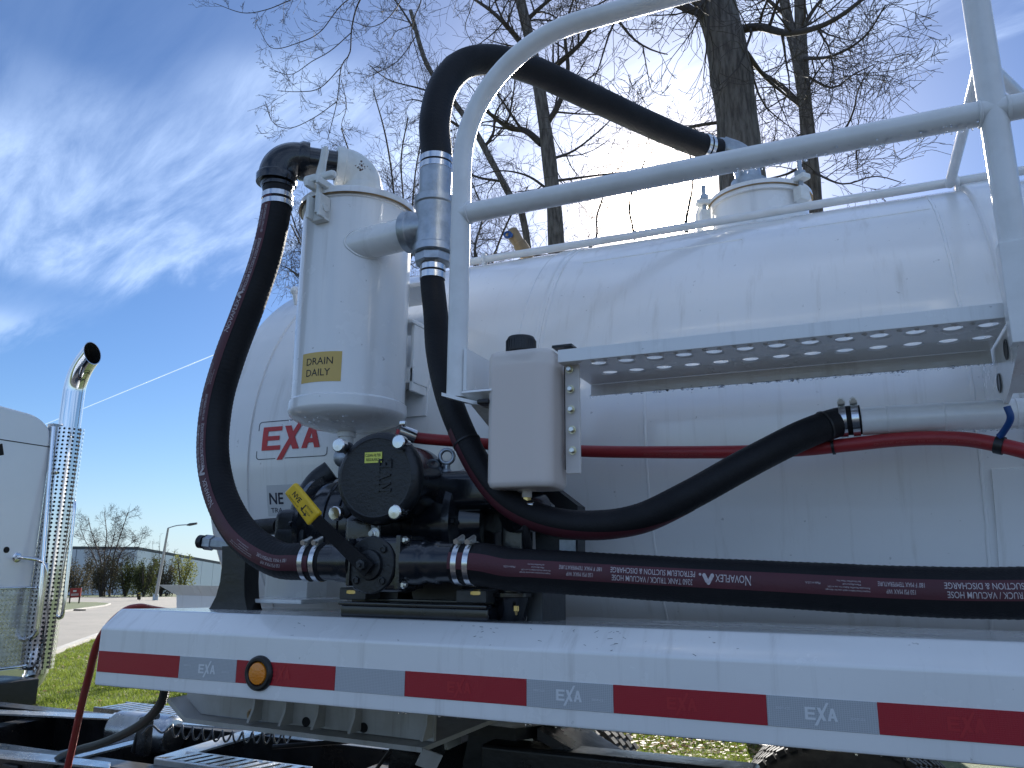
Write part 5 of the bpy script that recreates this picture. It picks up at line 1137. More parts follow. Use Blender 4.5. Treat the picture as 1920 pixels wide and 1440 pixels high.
# ================================================================== vacuum pump on its skid
pump = thing('vacuum_pump', 'black vane vacuum pump with round filter cover and yellow valve handle', 'pump', (0.58, 0.28, 1.525))
bx0 = at(637, 1150, Y=.09).x; bx1 = at(915, 1150, Y=.09).x
m = MB(); m.bbox(((bx0+bx1)/2, 0.26, 1.543), (bx1-bx0, 0.34, 0.030), 0.006); m.bbox(((bx0+bx1)/2, 0.095, 1.560), (bx1-bx0, 0.03, 0.008), 0.002); m.bbox(((bx0+bx1)/2, 0.30, 1.566), (bx1-bx0+0.02, 0.30, 0.010), 0.002)
obj('skid', m, M['black'], pump)
for x in (0.425, 0.740):
    m = MB(); m.bbox((x, 0.13, 1.582), (0.075, 0.07, 0.028), 0.003); obj('foot', m, M['darkgrey'], pump)
for x, w_ in ((0.48, 0.030), (0.615, 0.060)):
    m = MB(); m.prism([(x-w_, 0.16, 1.568), (x+w_, 0.16, 1.568), (x+w_*1.3, 0.16, 1.63), (x-w_*1.3, 0.16, 1.63)], (0, 0.16, 0)); obj('mount_leg', m, M['frame'], pump)
for px_, py_ in ((660, 1110), (893, 1112)):
    q = at(px_, py_, Y=.10); m = MB(); m.lathe(q-V((0.012, 0, 0)), (1, 0, 0), [(0, 0.006), (0.008, 0.008), (0.020, 0.008), (0.026, 0.005)], 6); obj('brass_plug', m, M['brass'], pump, 20)
# vane housing: horizontal cylinder with flanged ends and ribs
PC = at(755, 985, Y=.30); PRr = 0.135
m = MB(); m.lathe((0.12, 0.30, PC.z), (1, 0, 0), [(0, 0.05), (0.01, 0.085), (0.05, 0.105), (0.058, 0.138), (0.076, 0.141), (0.080, 0.122), (0.12, PRr-0.004), (0.46, PRr-0.004), (0.50, 0.122), (0.504, 0.141), (0.522, 0.138), (0.53, 0.10), (0.58, 0.085)], 56); hs_ = obj('vane_housing', m, M['black'], pump, 35)
for k in range(7):
    m = MB(); m.torus((0.27+k*0.045, 0.30, PC.z), (1, 0, 0), PRr-0.003, 0.0045, 48, 6); obj('cooling_rib', m, M['black'], hs_)
for k in range(10):
    a = 2*PI*k/10
    for x in (0.172, 0.648): m = MB(); m.lathe((x, 0.30+0.129*math.cos(a), PC.z+0.129*math.sin(a)), (1 if x > 0.4 else -1, 0, 0), [(0, 0.008), (0.008, 0.008)], 6); obj('flange_bolt', m, M['blackcast'], hs_, 20)
# left gear case and inlet manifold lumps
m = MB(); a = at(548, 1002, Y=.26); b = at(592, 980, Y=.26); m.bbox(a.lerp(b, .5), (0.11, 0.14, 0.10), 0.025, seg=3); m.bbox(at(562, 1012, Y=.22), (0.10, 0.10, 0.055), 0.012); obj('gear_case', m, M['blackcast'], pump)
m = MB(); m.tube(spline([at(622, 884, Y=.30), at(594, 906, Y=.28), at(572, 945, Y=.25), at(562, 990, Y=.22)], .01), [0.034]*1 if False else 0.034, 20); obj('oil_manifold', m, M['blackcast'], pump)
m = MB(); m.tube(spline([at(430, 1000, Y=.34), at(478, 990, Y=.32), at(525, 986, Y=.29)], .01), 0.024, 18); obj('wrapped_line', m, M['rubber'], pump)
# top deck of the pump: cast manifold carrying the filter, plus cover plate at the back
m = MB(); m.bbox((0.60, 0.30, 1.83), (0.30, 0.24, 0.10), 0.03, seg=3); m.bbox((0.70, 0.33, 1.85), (0.26, 0.20, 0.04), 0.012); obj('manifold', m, M['black'], pump)
m = MB(); m.prism([at(900, 895, Y=.30), at(958, 915, Y=.30), at(958, 985, Y=.30), at(905, 1008, Y=.30), at(858, 1000, Y=.30)], (0, 0.02, 0)); obj('side_cover', m, M['black'], pump)
m = MB(); m.tube([at(850, 897, Y=.2), at(885, 896, Y=.2)], 0.010, 12); obj('grease_pipe', m, M['darkgrey'], pump)
m = MB(); q = at(838, 856, Y=.22); m.torus(q, (0.3, -1, 0), 0.0175, 0.0052, 28, 10); m.cyl(q-V((0, 0, 0.022)), q-V((0, 0, 0.045)), 0.009, n=14); m.lathe(q-V((0, 0, 0.046)), (0, 0, 1), [(0, 0.016), (0.008, 0.016), (0.014, 0.010)], 18); obj('lifting_eye', m, M['galv'], pump)
# round filter: barrel along +Y, dished cover towards the deck edge
FC = at(704, 895, Y=.02); fax = V((0.06, -1, -0.02)).normalized(); fr_ = 0.108
m = MB(); m.lathe(FC-fax*0.20, fax, [(0, 0.092), (0.15, 0.092), (0.155, 0.100), (0.165, 0.104)], 56); fb = obj('filter_barrel', m, M['black'], pump, 35)
m = MB(); m.lathe(FC-fax*0.036, fax, [(0, 0.098), (0.0, fr_), (0.010, fr_+0.002), (0.020, fr_), (0.028, fr_-0.003), (0.034, fr_-0.010), (0.036, fr_-0.016), (0.0345, fr_-0.020), (0.0355, 0.05), (0.036, 0.0005)], 64, cap=False); fcov = obj('filter_cover', m, M['blackcast'], pump, 30)
e1 = V((0, 0, 1)); e1 = (e1-fax*e1.dot(fax)).normalized(); e2 = e1.cross(fax).normalized()    # e2: right as seen
e2 = e2 if e2.x > 0 else -e2
def cov(u, v, h=0.0): return FC+e2*u+e1*v+fax*(0.0008+h)
for kx, ky in ((640, 836), (752, 830), (633, 963), (745, 961)):
    q = at(kx, ky, Y=0.012); m = MB(); m.lathe(q-fax*0.004, fax, [(-0.028, 0.010), (0, 0.0105), (0, 0.0165), (0.010, 0.0170), (0.017, 0.0165), (0.0195, 0.0140), (0.020, 0.0005)], 26); obj('knob', m, M['steel'], fcov)
    m = MB(); d_ = (q-FC); d_ = (d_-fax*d_.dot(fax)); ctr = FC+d_*0.86-fax*0.022; rot = Matrix((d_.normalized(), fax, d_.normalized().cross(fax))).transposed(); m.bbox(ctr, (0.040, 0.016, 0.030), 0.005, rot); obj('cover_ear', m, M['blackcast'], fcov)
# raised NVE lettering reading upwards, slab serif strokes
m = MB(); tw = 0.0042
def stroke(a, b, w_=tw, rise=0.0022):
    a = V(a); b = V(b); d_ = (b-a).normalized(); n_ = V((-d_.y, d_.x))*w_/2
    c4 = [a+n_, a-n_, b-n_, b+n_]
    f_ = lambda p: (0.040-p.y, -0.034+p.x)     # rotate 90 deg: text x -> up, text y -> left
    lo = [cov(*f_(p), 0.0) for p in c4]; hi = [cov(*f_(p), rise) for p in c4]
    m.add(lo+hi, [(4, 5, 6, 7), (0, 1, 5, 4), (1, 2, 6, 5), (2, 3, 7, 6), (3, 0, 4, 7)])
Hh = 0.030
for s_ in ([((.004, 0), (.004, Hh)), ((.004, Hh), (.020, 0)), ((.020, 0), (.020, Hh)), ((0, 0), (.008, 0)), ((0, Hh), (.008, Hh)), ((.016, Hh), (.024, Hh))],
           [((.030, Hh), (.039, 0)), ((.039, 0), (.048, Hh)), ((.026, Hh), (.034, Hh)), ((.044, Hh), (.052, Hh))],
           [((.058, 0), (.058, Hh)), ((.055, 0), (.074, 0)), ((.055, Hh), (.074, Hh)), ((.058, Hh/2), (.068, Hh/2)), ((.074, 0), (.074, .007)), ((.074, Hh), (.074, Hh-.007))]):
    for i_, (a, b) in enumerate(s_): stroke(a, b, tw, 0.0022+0.0002*i_)
obj('raised_lettering', m, M['blackcast'], fcov, 0)
# lime sticker
lc1 = (-0.022, 0.046); m = MB(); m.add([cov(-0.030, 0.034, .0004), cov(0.016, 0.034, .0004), cov(0.016, 0.059, .0004), cov(-0.030, 0.059, .0004)], [(0, 1, 2, 3)]); ls = obj('sticker', m, M['decal_lime'], fcov, 0, label='lime CLEAN FILTER REGULARLY sticker')
m = MB(); fn = lambda u, v: cov(u, v, .0009)
text_on(m, 'CLEAN FILTER', fn, -0.028, 0.0485, 0.041, 0.0065, 0.01); text_on(m, 'REGULARLY', fn, -0.025, 0.0385, 0.035, 0.0065, 0.01); obj('sticker_text', m, M['ink'], ls, 0)
# neck between filter and valve, with bolt
m = MB(); q = at(700, 1000, Y=.12); m.bbox(q, (0.10, 0.12, 0.09), 0.02, seg=3); obj('valve_neck', m, M['black'], pump)
m = MB(); q = at(702, 1001, Y=.035); m.lathe(q, (0, -1, 0), [(0, 0.0125), (0.003, 0.0125), (0.003, 0.0095), (0.010, 0.0095), (0.011, 0.008)], 6); m.lathe(q+V((0, 0.002, 0)), (0, -1, 0), [(0, 0.014), (0.003, 0.014)], 20); m.lathe(q+V((0, -0.011, 0)), (0, -1, 0), [(0, 0.0062), (0.006, 0.0062)], 12); obj('neck_bolt', m, M['zinc'], pump, 20)
# four-way valve
vc = at(690, 1062, Y=-0.015); VZc = vc.z
m = MB(); m.bbox((vc.x+0.010, 0.045, VZ-0.004), (0.135, 0.09, 0.122), 0.016, seg=3); m.bbox((vc.x+0.075, 0.04, VZ), (0.012, 0.11, 0.118), 0.003); m.bbox((vc.x-0.055, 0.04, VZ), (0.010, 0.105, 0.105), 0.003)
vb_ = obj('valve_body', m, M['black'], pump)
m = MB(); m.lathe((vc.x, 0.004, VZ-0.006), (0, -1, 0), [(0, 0.062), (0.008, 0.063), (0.011, 0.060), (0.012, 0.034), (0.020, 0.032), (0.022, 0.024), (0.023, 0.001)], 44); obj('valve_cover', m, M['blackcast'], vb_, 30)
for a in (45, 135, 225, 315):
    q = V((vc.x+0.048*math.cos(math.radians(a)), -0.0065, VZ-0.006+0.048*math.sin(math.radians(a)))); m = MB(); m.lathe(q, (0, -1, 0), [(0, 0.0085), (0.006, 0.0085), (0.0065, 0.0055), (0.0045, 0.005)], 6); obj('cover_bolt', m, M['blackcast'], vb_, 20)
for sx, x in ((1, vc.x+0.082), (1, vc.x+0.082)):
    for dz in (-0.048, 0.048):
        m = MB(); m.lathe((x, -0.002, VZ+dz), (1, 0, 0), [(0, 0.0045), (0.012, 0.0045)], 10); m.lathe((x, -0.002, VZ+dz), (1, 0, 0), [(0, 0.0085), (0.006, 0.0085)], 6); obj('flange_bolt', m, M['zinc'], vb_, 20)
    break
m = MB(); m.lathe((vc.x-0.058, 0.03, VZ), (-1, 0, 0), [(0, 0.050), (0.02, 0.050), (0.03, 0.045), (0.05, 0.045), (0.052, 0.042), (0.10, 0.042)], 36); obj('left_port', m, M['black'], vb_)
m = MB(); m.lathe((vc.x+0.08, 0.032, VZ), (1, 0, 0), [(0, 0.050), (0.035, 0.050), (0.042, 0.046), (0.055, 0.044), (0.06, 0.047), (0.08, 0.047), (0.085, 0.043), (0.128, 0.0425)], 36); obj('right_port', m, M['black'], vb_)
m = MB(); m.lathe((vc.x, -0.018, VZ-0.006), (0, -1, 0), [(0, 0.017), (0.012, 0.017), (0.013, 0.011), (0.020, 0.011)], 20); m.lathe((vc.x, -0.038, VZ-0.006), (0, -1, 0), [(0, 0.012), (0.009, 0.012), (0.010, 0.005), (0.016, 0.005)], 6); hb = obj('spindle', m, M['blackcast'], vb_, 25)
# handle
h0 = V((vc.x, -0.033, VZ-0.006)); h1 = at(640, 1020, Y=-0.045); h2 = at(590, 972, Y=-0.07); h3 = at(545, 914, Y=-0.085)
def bar(m, a, b, wa, wb, th):
    d_ = (b-a).normalized(); n_ = d_.cross(V((0, -1, 0))).normalized(); t_ = n_.cross(d_).normalized()
    P = []
    for c_, w_ in ((a, wa), (b, wb)):
        for sn, stt in ((-1, -1), (1, -1), (1, 1), (-1, 1)): P.append(c_+n_*sn*w_/2+t_*stt*th/2)
    m.add(P, [(3, 2, 1, 0), (4, 5, 6, 7), (0, 1, 5, 4), (1, 2, 6, 5), (2, 3, 7, 6), (3, 0, 4, 7)]); return d_, n_, t_
m = MB(); bar(m, h0-(h1-h0).normalized()*0.018, h1, 0.036, 0.029, 0.007); bar(m, h1-(h2-h1)*0.02, h2, 0.029, 0.027, 0.0074); hd = obj('valve_handle', m, M['rubber'], pump, 20)
m = MB(); g0 = h2-(h3-h2).normalized()*0.004; d_, n_, t_ = bar(m, g0, h3, 0.042, 0.036, 0.017)
bm = bmesh.new(); vs = [bm.verts.new(v) for v in m.v]; [bm.faces.new([vs[i] for i in f]) for f in m.f]; bmesh.ops.bevel(bm, geom=list(bm.edges), offset=0.006, segments=3, profile=0.5, affect='EDGES'); bm.verts.index_update(); m = MB(); m.add([v.co.copy() for v in bm.verts], [tuple(v.index for v in f.verts) for f in bm.faces]); bm.free()
gp = obj('yellow_grip', m, M['yellow'], hd, 40)
tq = t_ if t_.y < 0 else -t_
m = MB(); nn = n_ if n_.z < 0 else -n_
rd = -d_                                           # text runs down the grip towards the spindle
upv = tq.cross(rd).normalized()
fg = lambda u, v: h3-d_*0.0+rd*u+upv*v+tq*0.0088
text_on(m, 'NVE', fg, 0.018, -0.004, 0.026, 0.012, 0.02); text_on(m, 'Engineered for Life', fg, 0.014, -0.012, 0.036, 0.0035)
for v0 in (0.004, -0.012):
    pass
gl = (h3-g0).length
def fl(pts, h=0.0): m.add([fg(u, v)+tq*h for u, v in pts], [tuple(range(len(pts)))])
fl([(gl*.60, -.010), (gl*.60+.003, -.010), (gl*.60+.003, .008), (gl*.60, .008)]); fl([(gl*.60+.0031, -.010), (gl*.60+.013, -.010), (gl*.60+.013, -.0075), (gl*.60+.0031, -.0075)]); fl([(gl*.60-.003, -.008), (gl*.60+.0055, -.0055), (gl*.60-.003, -.0030)], .0003); fl([(gl*.60+.0132, -.0135), (gl*.60+.020, -.0088), (gl*.60+.0132, -.004)], .0003)
text_on(m, 'PRESSURE', fg, gl*.60+0.004, 0.006, 0.022, 0.0042); text_on(m, 'VACUUM', fg, gl*.60+0.008, -0.004, 0.018, 0.0042)
obj('grip_print', m, M['ink'], gp, 0)
# drive guard box at the back right, with louvres
gx = at(1000, 980, Y=.40).x; m = MB()
m.prism([at(1005, 1040, Y=.36), at(1083, 1042, Y=.36), at(1083, 948, Y=.36), at(1040, 915, Y=.36), at(1000, 905, Y=.36)], (0, 0.06, 0)); gb = obj('drive_guard', m, M['blackcast'], pump, 20)
for (x0_, y0_, x1_, y1_) in ((1048, 985, 1080, 1003), (1050, 1012, 1080, 1034)):
    m = MB(); m.prism([at(x0_, y1_, Y=.358), at(x1_, y1_+1, Y=.358), at(x1_, y0_+1, Y=.358), at(x0_, y0_, Y=.358)], (0, -0.004, 0)); obj('guard_window', m, M['galv'], gb, 20)
m = MB(); m.prism([at(1018, 930, Y=.358), at(1040, 948, Y=.358), at(1040, 958, Y=.358), at(1020, 955, Y=.358)], (0, -0.004, 0)); obj('guard_notch', m, M['decal_grey'], gb, 20)
m = MB(); m.bbox(at(970, 990, Y=.33), (0.06, 0.08, 0.22), 0.01); m.cyl(at(960, 960, Y=.26), at(1010, 960, Y=.34), 0.05, n=28); obj('hydraulic_motor', m, M['black'], pump)
# oil catch bowl at the right of the skid
q = at(958, 1132, Y=.18); m = MB(); m.lathe((q.x, 0.18, 1.527), (0, 0, 1), [(0, 0.030), (0.002, 0.034), (0.052, 0.046), (0.054, 0.052), (0.062, 0.052), (0.064, 0.03), (0.11, 0.03)], 28); ob = obj('catch_bowl', m, M['black'], pump)
q2 = at(968, 1143, Y=.135); m = MB(); m.lathe(q2+V((0, 0, 0.008)), (0, 0, -1), [(0, 0.0065), (0.011, 0.0065), (0.012, 0.004), (0.020, 0.002)], 6); obj('brass_tap', m, M['brass'], ob, 20)
m = MB(); m.bbox((q.x-0.03, 0.30, 1.60), (0.12, 0.1, 0.02), 0.004); m.bbox((q.x+0.05, 0.28, 1.56), (0.04, 0.16, 0.09), 0.004); obj('bowl_stand', m, M['darkgrey'], pump)

# ================================================================== translucent oil reservoir
JY0 = 0.045; JW = at(1060, 780, Y=JY0).x-at(913, 780, Y=JY0).x; jx0 = at(912, 780, Y=JY0).x; jx1 = at(1060, 780, Y=JY0+0.10).x
jz1 = at(960, 655, Y=JY0).z; jz0 = at(990, 913, Y=JY0).z
jug = thing('oil_reservoir', 'translucent plastic oil reservoir with black cap hung from the catwalk', 'reservoir', ((jx0+jx1)/2, JY0+0.08, jz0))
def jugshape(ins, z0, z1, rc=0.022):
    m = MB(); P = []; F = []
    x0, x1, y0, y1 = jx0+ins, jx1-ins, JY0+ins, JY0+0.125-ins
    lv = [(z0, 0.016), (z0+0.004, 0.007), (z0+0.014, 0.0), (z1-0.016, 0.0), (z1-0.004, 0.006), (z1, 0.016)]
    n = 0
    for z, s_ in lv:
        ringp = []
        for cx_, cy_, a0 in ((x1-rc*2.0, y0+rc*1.3, -90), (x1-rc*0.8, y1-rc, 0), (x0+rc*0.7, y1-rc, 90), (x0+rc*0.7, y0+rc*0.9, 180)):
            kx = rc*2.0 if (cx_ > (x0+x1)/2 and a0 == -90) else rc*0.75; ky = rc*1.3 if a0 == -90 else rc*0.9
            for i in range(7):
                a = math.radians(a0+90*i/6); ringp.append((cx_+math.cos(a)*(kx-s_*0.5), cy_+math.sin(a)*(ky-s_*0.5)))
        cx0 = (x0+x1)/2; cy0 = (y0+y1)/2
        n = len(ringp)
        for x, y in ringp: P.append((cx0+(x-cx0)*(1-s_*2.2), cy0+(y-cy0)*(1-s_*2.2), z))
    for j in range(len(lv)-1):
        for i in range(n): F.append((j*n+i, j*n+(i+1) % n, (j+1)*n+(i+1) % n, (j+1)*n+i))
    F += [tuple(reversed(range(n))), tuple((len(lv)-1)*n+i for i in range(n))]
    m.add(P, F); return m
obj('tank_body', jugshape(0, jz0, jz1), M['jug'], jug, 50)
obj('oil', jugshape(0.004, jz0+0.004, at(960, 680, Y=JY0).z), M['oil'], jug, 50)
cq = at(977, 640, Y=JY0+0.07); cq.z = jz1
m = MB(); m.lathe(cq-V((0, 0, 0.002)), (0, 0, 1), [(0, 0.024), (0.012, 0.024)], 28); obj('neck', m, M['jug'], jug)
m = MB(); m.lathe(cq+V((0, 0, 0.009)), (0, 0, 1), [(0, 0.033), (0.004, 0.036), (0.030, 0.035), (0.038, 0.031), (0.040, 0.018), (0.0405, 0.001)], 36); cp_ = obj('cap', m, M['plastic'], jug)
m = MB()
for i in range(30):
    a = 2*PI*i/30; c_ = cq+V((math.cos(a)*0.0350, math.sin(a)*0.0350, 0.026)); m.box(c_, (0.0024, 0.0035, 0.024), Matrix.Rotation(a, 3, 'Z'))
obj('cap_ridges', m, M['plastic'], cp_, 0)
# bolted flange strip and black hanger
fx = at(1071, 690, Y=JY0+0.075); fb0 = at(1062, 668, Y=JY0+0.07); fb1 = at(1074, 888, Y=JY0+0.07)
m = MB(); m.bbox((fx.x+0.002, JY0+0.078, (fb0.z+fb1.z)/2), (0.036, 0.008, fb0.z-fb1.z), 0.0035); fl_ = obj('mounting_flange', m, M['jug'], jug)
for px_, py_ in ((1068, 693), (1070, 730), (1071, 768), (1073, 806), (1074, 845)):
    q = at(px_, py_, Y=JY0+0.071); m = MB(); m.lathe(q, (0, -1, 0), [(0, 0.0095), (0.002, 0.0095), (0.002, 0.0068), (0.007, 0.0066), (0.008, 0.005)], 6 if False else 16); b_ = obj('flange_bolt', m, M['yzinc'], jug, 30)
    m = MB(); m.lathe(q+V((0, -0.0072, 0)), (0, -1, 0), [(0, 0.0064), (0.0035, 0.0062), (0.004, 0.005)], 6); obj('bolt_head', m, M['zinc'], b_, 20)
m = MB(); h_ = at(1066, 656, Y=JY0+0.085); m.bbox((fx.x-0.004, JY0+0.088, (h_.z+fb1.z)/2), (0.034, 0.010, h_.z-fb1.z-0.02), 0.002); m.bbox((fx.x-0.012, JY0+0.07, h_.z), (0.048, 0.05, 0.006), 0.001); obj('hanger', m, M['frame'], jug)
q = at(988, 915, Y=JY0+0.07); m = MB(); m.lathe((q.x, q.y, jz0+0.004), (0, 0, -1), [(0, 0.022), (0.006, 0.022), (0.006, 0.0115), (0.020, 0.0115)], 24); obj('outlet_boss', m, M['jug'], jug)
m = MB(); m.lathe((q.x, q.y, jz0-0.016), (0, 0, -1), [(0, 0.0098), (0.012, 0.0098)], 6); obj('brass_fitting', m, M['brass'], jug, 20)
m = MB(); m.lathe((q.x, q.y, jz0-0.028), (0, 0, -1), [(0, 0.0085), (0.010, 0.0085)], 18); m.cyl((q.x+0.004, q.y-0.010, jz0-0.033), (q.x+0.020, q.y-0.010, jz0-0.033), 0.0055, n=10); obj('band_clamp', m, M['steel'], jug)
m = MB(); m.tube(spline([V((q.x, q.y, jz0-0.03)), V((q.x, q.y, jz0-0.10)), V((q.x-0.002, q.y+0.05, jz0-0.17)), V((q.x-0.02, q.y+0.16, jz0-0.19))], 0.01), 0.0085, 14); obj('feed_tube', m, M['rubber'], jug)
# ================================================================== road tractor in front of the trailer
tr = thing('road_tractor', 'white sleeper road tractor with chrome stack and black chassis at left', 'truck', (-3.0, 1.3, 0))
FZ = 0.88
for y in (0.90, 1.70):
    m = MB(); x0, x1 = -8.0, 1.25
    m.box(((x0+x1)/2, y, FZ-0.13), (x1-x0, 0.010, 0.26)); s_ = 1 if y < 1.3 else -1
    m.bbox(((x0+x1)/2, y+s_*0.045, FZ-0.004), (x1-x0, 0.10, 0.009), 0.002); m.bbox(((x0+x1)/2, y+s_*0.045, FZ-0.262), (x1-x0, 0.10, 0.009), 0.002)
    obj('frame_rail', m, M['frame'], tr, 20)
for x in (-2.6, -1.75, -0.35, 0.6, 1.2):
    m = MB(); m.bbox((x, 1.295, FZ-0.14), (0.10, 0.84, 0.20), 0.01); obj('cross_member', m, M['frame'], tr)
m = MB(); m.bbox((-2.2, 1.295, FZ-0.32), (5.0, 0.78, 0.02), 0.004); obj('shade_panel', m, M['frame'], tr)  # added black panel standing in for the deep shade between the rails
m = MB(); m.cyl((-4.5, 1.295, FZ-0.22), (0.3, 1.295, FZ-0.26), 0.06, n=20); obj('drive_shaft', m, M['frame'], tr)
# wet bright plates on top of the frame
def plate(pix, z, th=0.008, mt='ali', name='cover_plate'):
    P = [at(x, y, Z=z) for x, y in pix]; m = MB(); m.prism(P, (0, 0, -th)); return obj(name, m, M[mt], tr, 20)
plate([(290, 1420), (347, 1417), (531, 1363), (489, 1360)], FZ+0.012)
plate([(-40, 1401), (-40, 1414), (205, 1440), (208, 1429), (90, 1414)], FZ+0.012)
plate([(134, 1417), (150, 1420), (264, 1391), (256, 1386)], FZ+0.012)
plate([(-40, 1329), (-40, 1336), (200, 1347), (330, 1357), (505, 1369), (507, 1363), (330, 1350), (215, 1339)], FZ+0.006)
plate([(215, 1336), (205, 1345), (300, 1350), (318, 1343)], FZ+0.014)
# slotted aluminium deck plates
def deck_plate(x0, x1, y0, y1, z, name='slotted_deck_plate'):
    m = MB(); n = int((x1-x0)/0.055); w_ = (x1-x0)/n
    for i in range(n):
        a = x0+i*w_; sk = 0.03
        m.prism([(a+w_*0.42, y0+0.012, z), (a+w_, y0+0.012, z), (a+w_+sk, y1-0.012, z), (a+w_*0.42+sk, y1-0.012, z)], (0, 0, 0.012))
    m.bbox(((x0+x1)/2+0.01, y0+0.004, z-0.012), (x1-x0+0.06, 0.016, 0.046), 0.003); m.bbox(((x0+x1)/2+0.03, y1-0.004, z-0.012), (x1-x0+0.06, 0.016, 0.046), 0.003)
    m.box(((x0+x1)/2+0.02, (y0+y1)/2, z-0.022), (x1-x0, y1-y0-0.02, 0.004))
    return obj(name, m, M['ali'], tr, 20)
pA_, pB_ = at(297, 1424, Z=FZ+0.02), at(545, 1442, Z=FZ+0.02)
deck_plate(pA_.x, pB_.x, pA_.y, pA_.y+0.15, FZ+0.012)
pA_, pB_ = at(180, 1334, Y=1.86), at(352, 1343, Y=1.86)
deck_plate(pA_.x, pB_.x, 1.86, 2.06, (pA_.z+pB_.z)/2)
ta_, tb_ = at(205, 1342, Y=1.58), at(322, 1352, Y=1.58)
m = MB(); m.lathe((ta_.x, 1.62, ta_.z-0.07), (1, 0, 0), [(0, 0.02), (0.012, 0.075), (0.04, 0.092), (tb_.x-ta_.x-0.04, 0.092), (tb_.x-ta_.x-0.012, 0.075), (tb_.x-ta_.x, 0.02)], 36); obj('air_tank', m, M['ali'], tr, 35)
# hose stand between the rails
m = MB(); hs0 = at(268, 1412, Z=FZ); m.bbox(hs0+V((0, 0, 0.06)), (0.05, 0.04, 0.14), 0.006); m.tube([hs0+V((-0.05, 0, 0.0)), hs0+V((-0.02, 0, .13)), hs0+V((0.06, 0.0, 0.15))], 0.014, 12); obj('hose_tender', m, M['frame'], tr)
# fifth wheel: sloping horseshoe plate with ramps
fwz = 1.19
m = MB(); P = [(-0.05, .86, fwz-.015), (0.55, .80, fwz-.015), (0.62, .95, fwz-.02), (0.62, 1.64, fwz-.02), (0.55, 1.79, fwz-.015), (-0.05, 1.73, fwz-.015), (-0.14, 1.3, fwz-.015)]
m.prism(P, (0, 0, -0.035)); f5 = obj('fifth_wheel', m, M['frame'], tr, 20)
for y in (0.98,):
    m = MB(); m.prism([(0.60, y-0.13, fwz-0.02), (0.60, y+0.13, fwz-0.02), (1.02, y+0.10, FZ+0.10), (1.02, y-0.10, FZ+0.10)], (0, 0, -0.03)); obj('ramp', m, M['frame'], f5, 20)
for x, y in ((0.0, 1.0), (0.28, 0.98), (0.28, 1.6)):
    m = MB(); m.prism([(x, y-0.06, FZ), (x+0.28, y-0.06, FZ), (x+0.22, y-0.06, fwz-0.05), (x+0.06, y-0.06, fwz-0.05)], (0, 0.12, 0)); obj('pivot_bracket', m, M['frame'], f5, 20)
m = MB(); m.tube([V((-0.3, 0.74, 1.06)), V((0.15, 0.92, 1.10))], 0.008, 8); m.tube([V((-0.05, 0.9, FZ+.02)), V((0.10, 0.75, 1.03)), V((0.16, 0.74, 1.10)), V((0.24, 0.76, 1.08))], 0.006, 8); obj('release_handle', m, M['frame'], f5)
# quarter fender / rear frame beam, black
m = MB(); b0 = at(905, 1392, Y=.84); b1 = at(1418, 1438, Y=.84)
m.bbox(((b0.x+b1.x)/2, 0.88, b0.z-0.11), (b1.x-b0.x, 0.12, 0.22), 0.014, seg=3); obj('rear_beam', m, M['frame'], tr)
m = MB(); m.prism([at(740, 1452, Y=.86), at(885, 1385, Y=1.0), at(955, 1382, Y=1.0), at(960, 1390, Y=1.0), at(800, 1470, Y=.86)], (0, 0.05, -0.05)); obj('tail_plate', m, M['frame'], tr, 20)
# drive wheels (far side duals seen under the deck, near ones below the frame)
def wheel(x, y, r=0.50, w_=0.27):
    m = MB(); m.lathe((x, y-w_/2, r), (0, 1, 0), [(0, r*0.58), (0.0, r*0.86), (0.02, r*0.95), (0.04, r*0.985), (w_-0.04, r*0.985), (w_-0.02, r*0.95), (w_, r*0.86), (w_, r*0.58)], 56, cap=False); o = obj('tyre', m, M['tyre'], tr, 35)
    m = MB()
    for i in range(64):
        a = 2*PI*i/64
        for k in range(4):
            yy = y-w_/2+0.035+k*(w_-0.07)/3; aa = a+(k % 2)*PI/64; c_ = V((x+math.cos(aa)*r*0.985, yy, r+math.sin(aa)*r*0.985)); m.box(c_, (0.022, 0.045, 0.034), Matrix.Rotation(-aa, 3, 'Y'))
    obj('tread_blocks', m, M['tyre'], o, 0).__setitem__('kind', 'stuff')
    m = MB(); m.lathe((x, y-w_*0.2, r), (0, 1, 0), [(0, 0.10), (0.02, 0.26), (0.0, r*0.57), (w_*0.5, r*0.58)], 36); obj('rim', m, M['ali'], o)
for x in (0.05, 1.42):
    for y in (2.12, 2.43, 0.20, 0.50): wheel(x, y)
m = MB(); m.cyl((0.05, 0.2, 0.5), (0.05, 2.4, 0.5), 0.07); m.cyl((1.42, 0.2, 0.5), (1.42, 2.4, 0.5), 0.07); m.ball((0.05, 1.295, 0.5), 0.2); m.ball((1.42, 1.295, 0.5), 0.2); obj('axle', m, M['frame'], tr)
# fuel tank slung at the near side of the chassis
m = MB(); m.lathe((-3.3, 0.38, 0.62), (1, 0, 0), [(0, 0.2), (0.02, 0.29), (0.05, 0.31), (1.5, 0.31), (1.53, 0.29), (1.55, 0.2)], 40); obj('fuel_tank', m, M['ali'], tr)
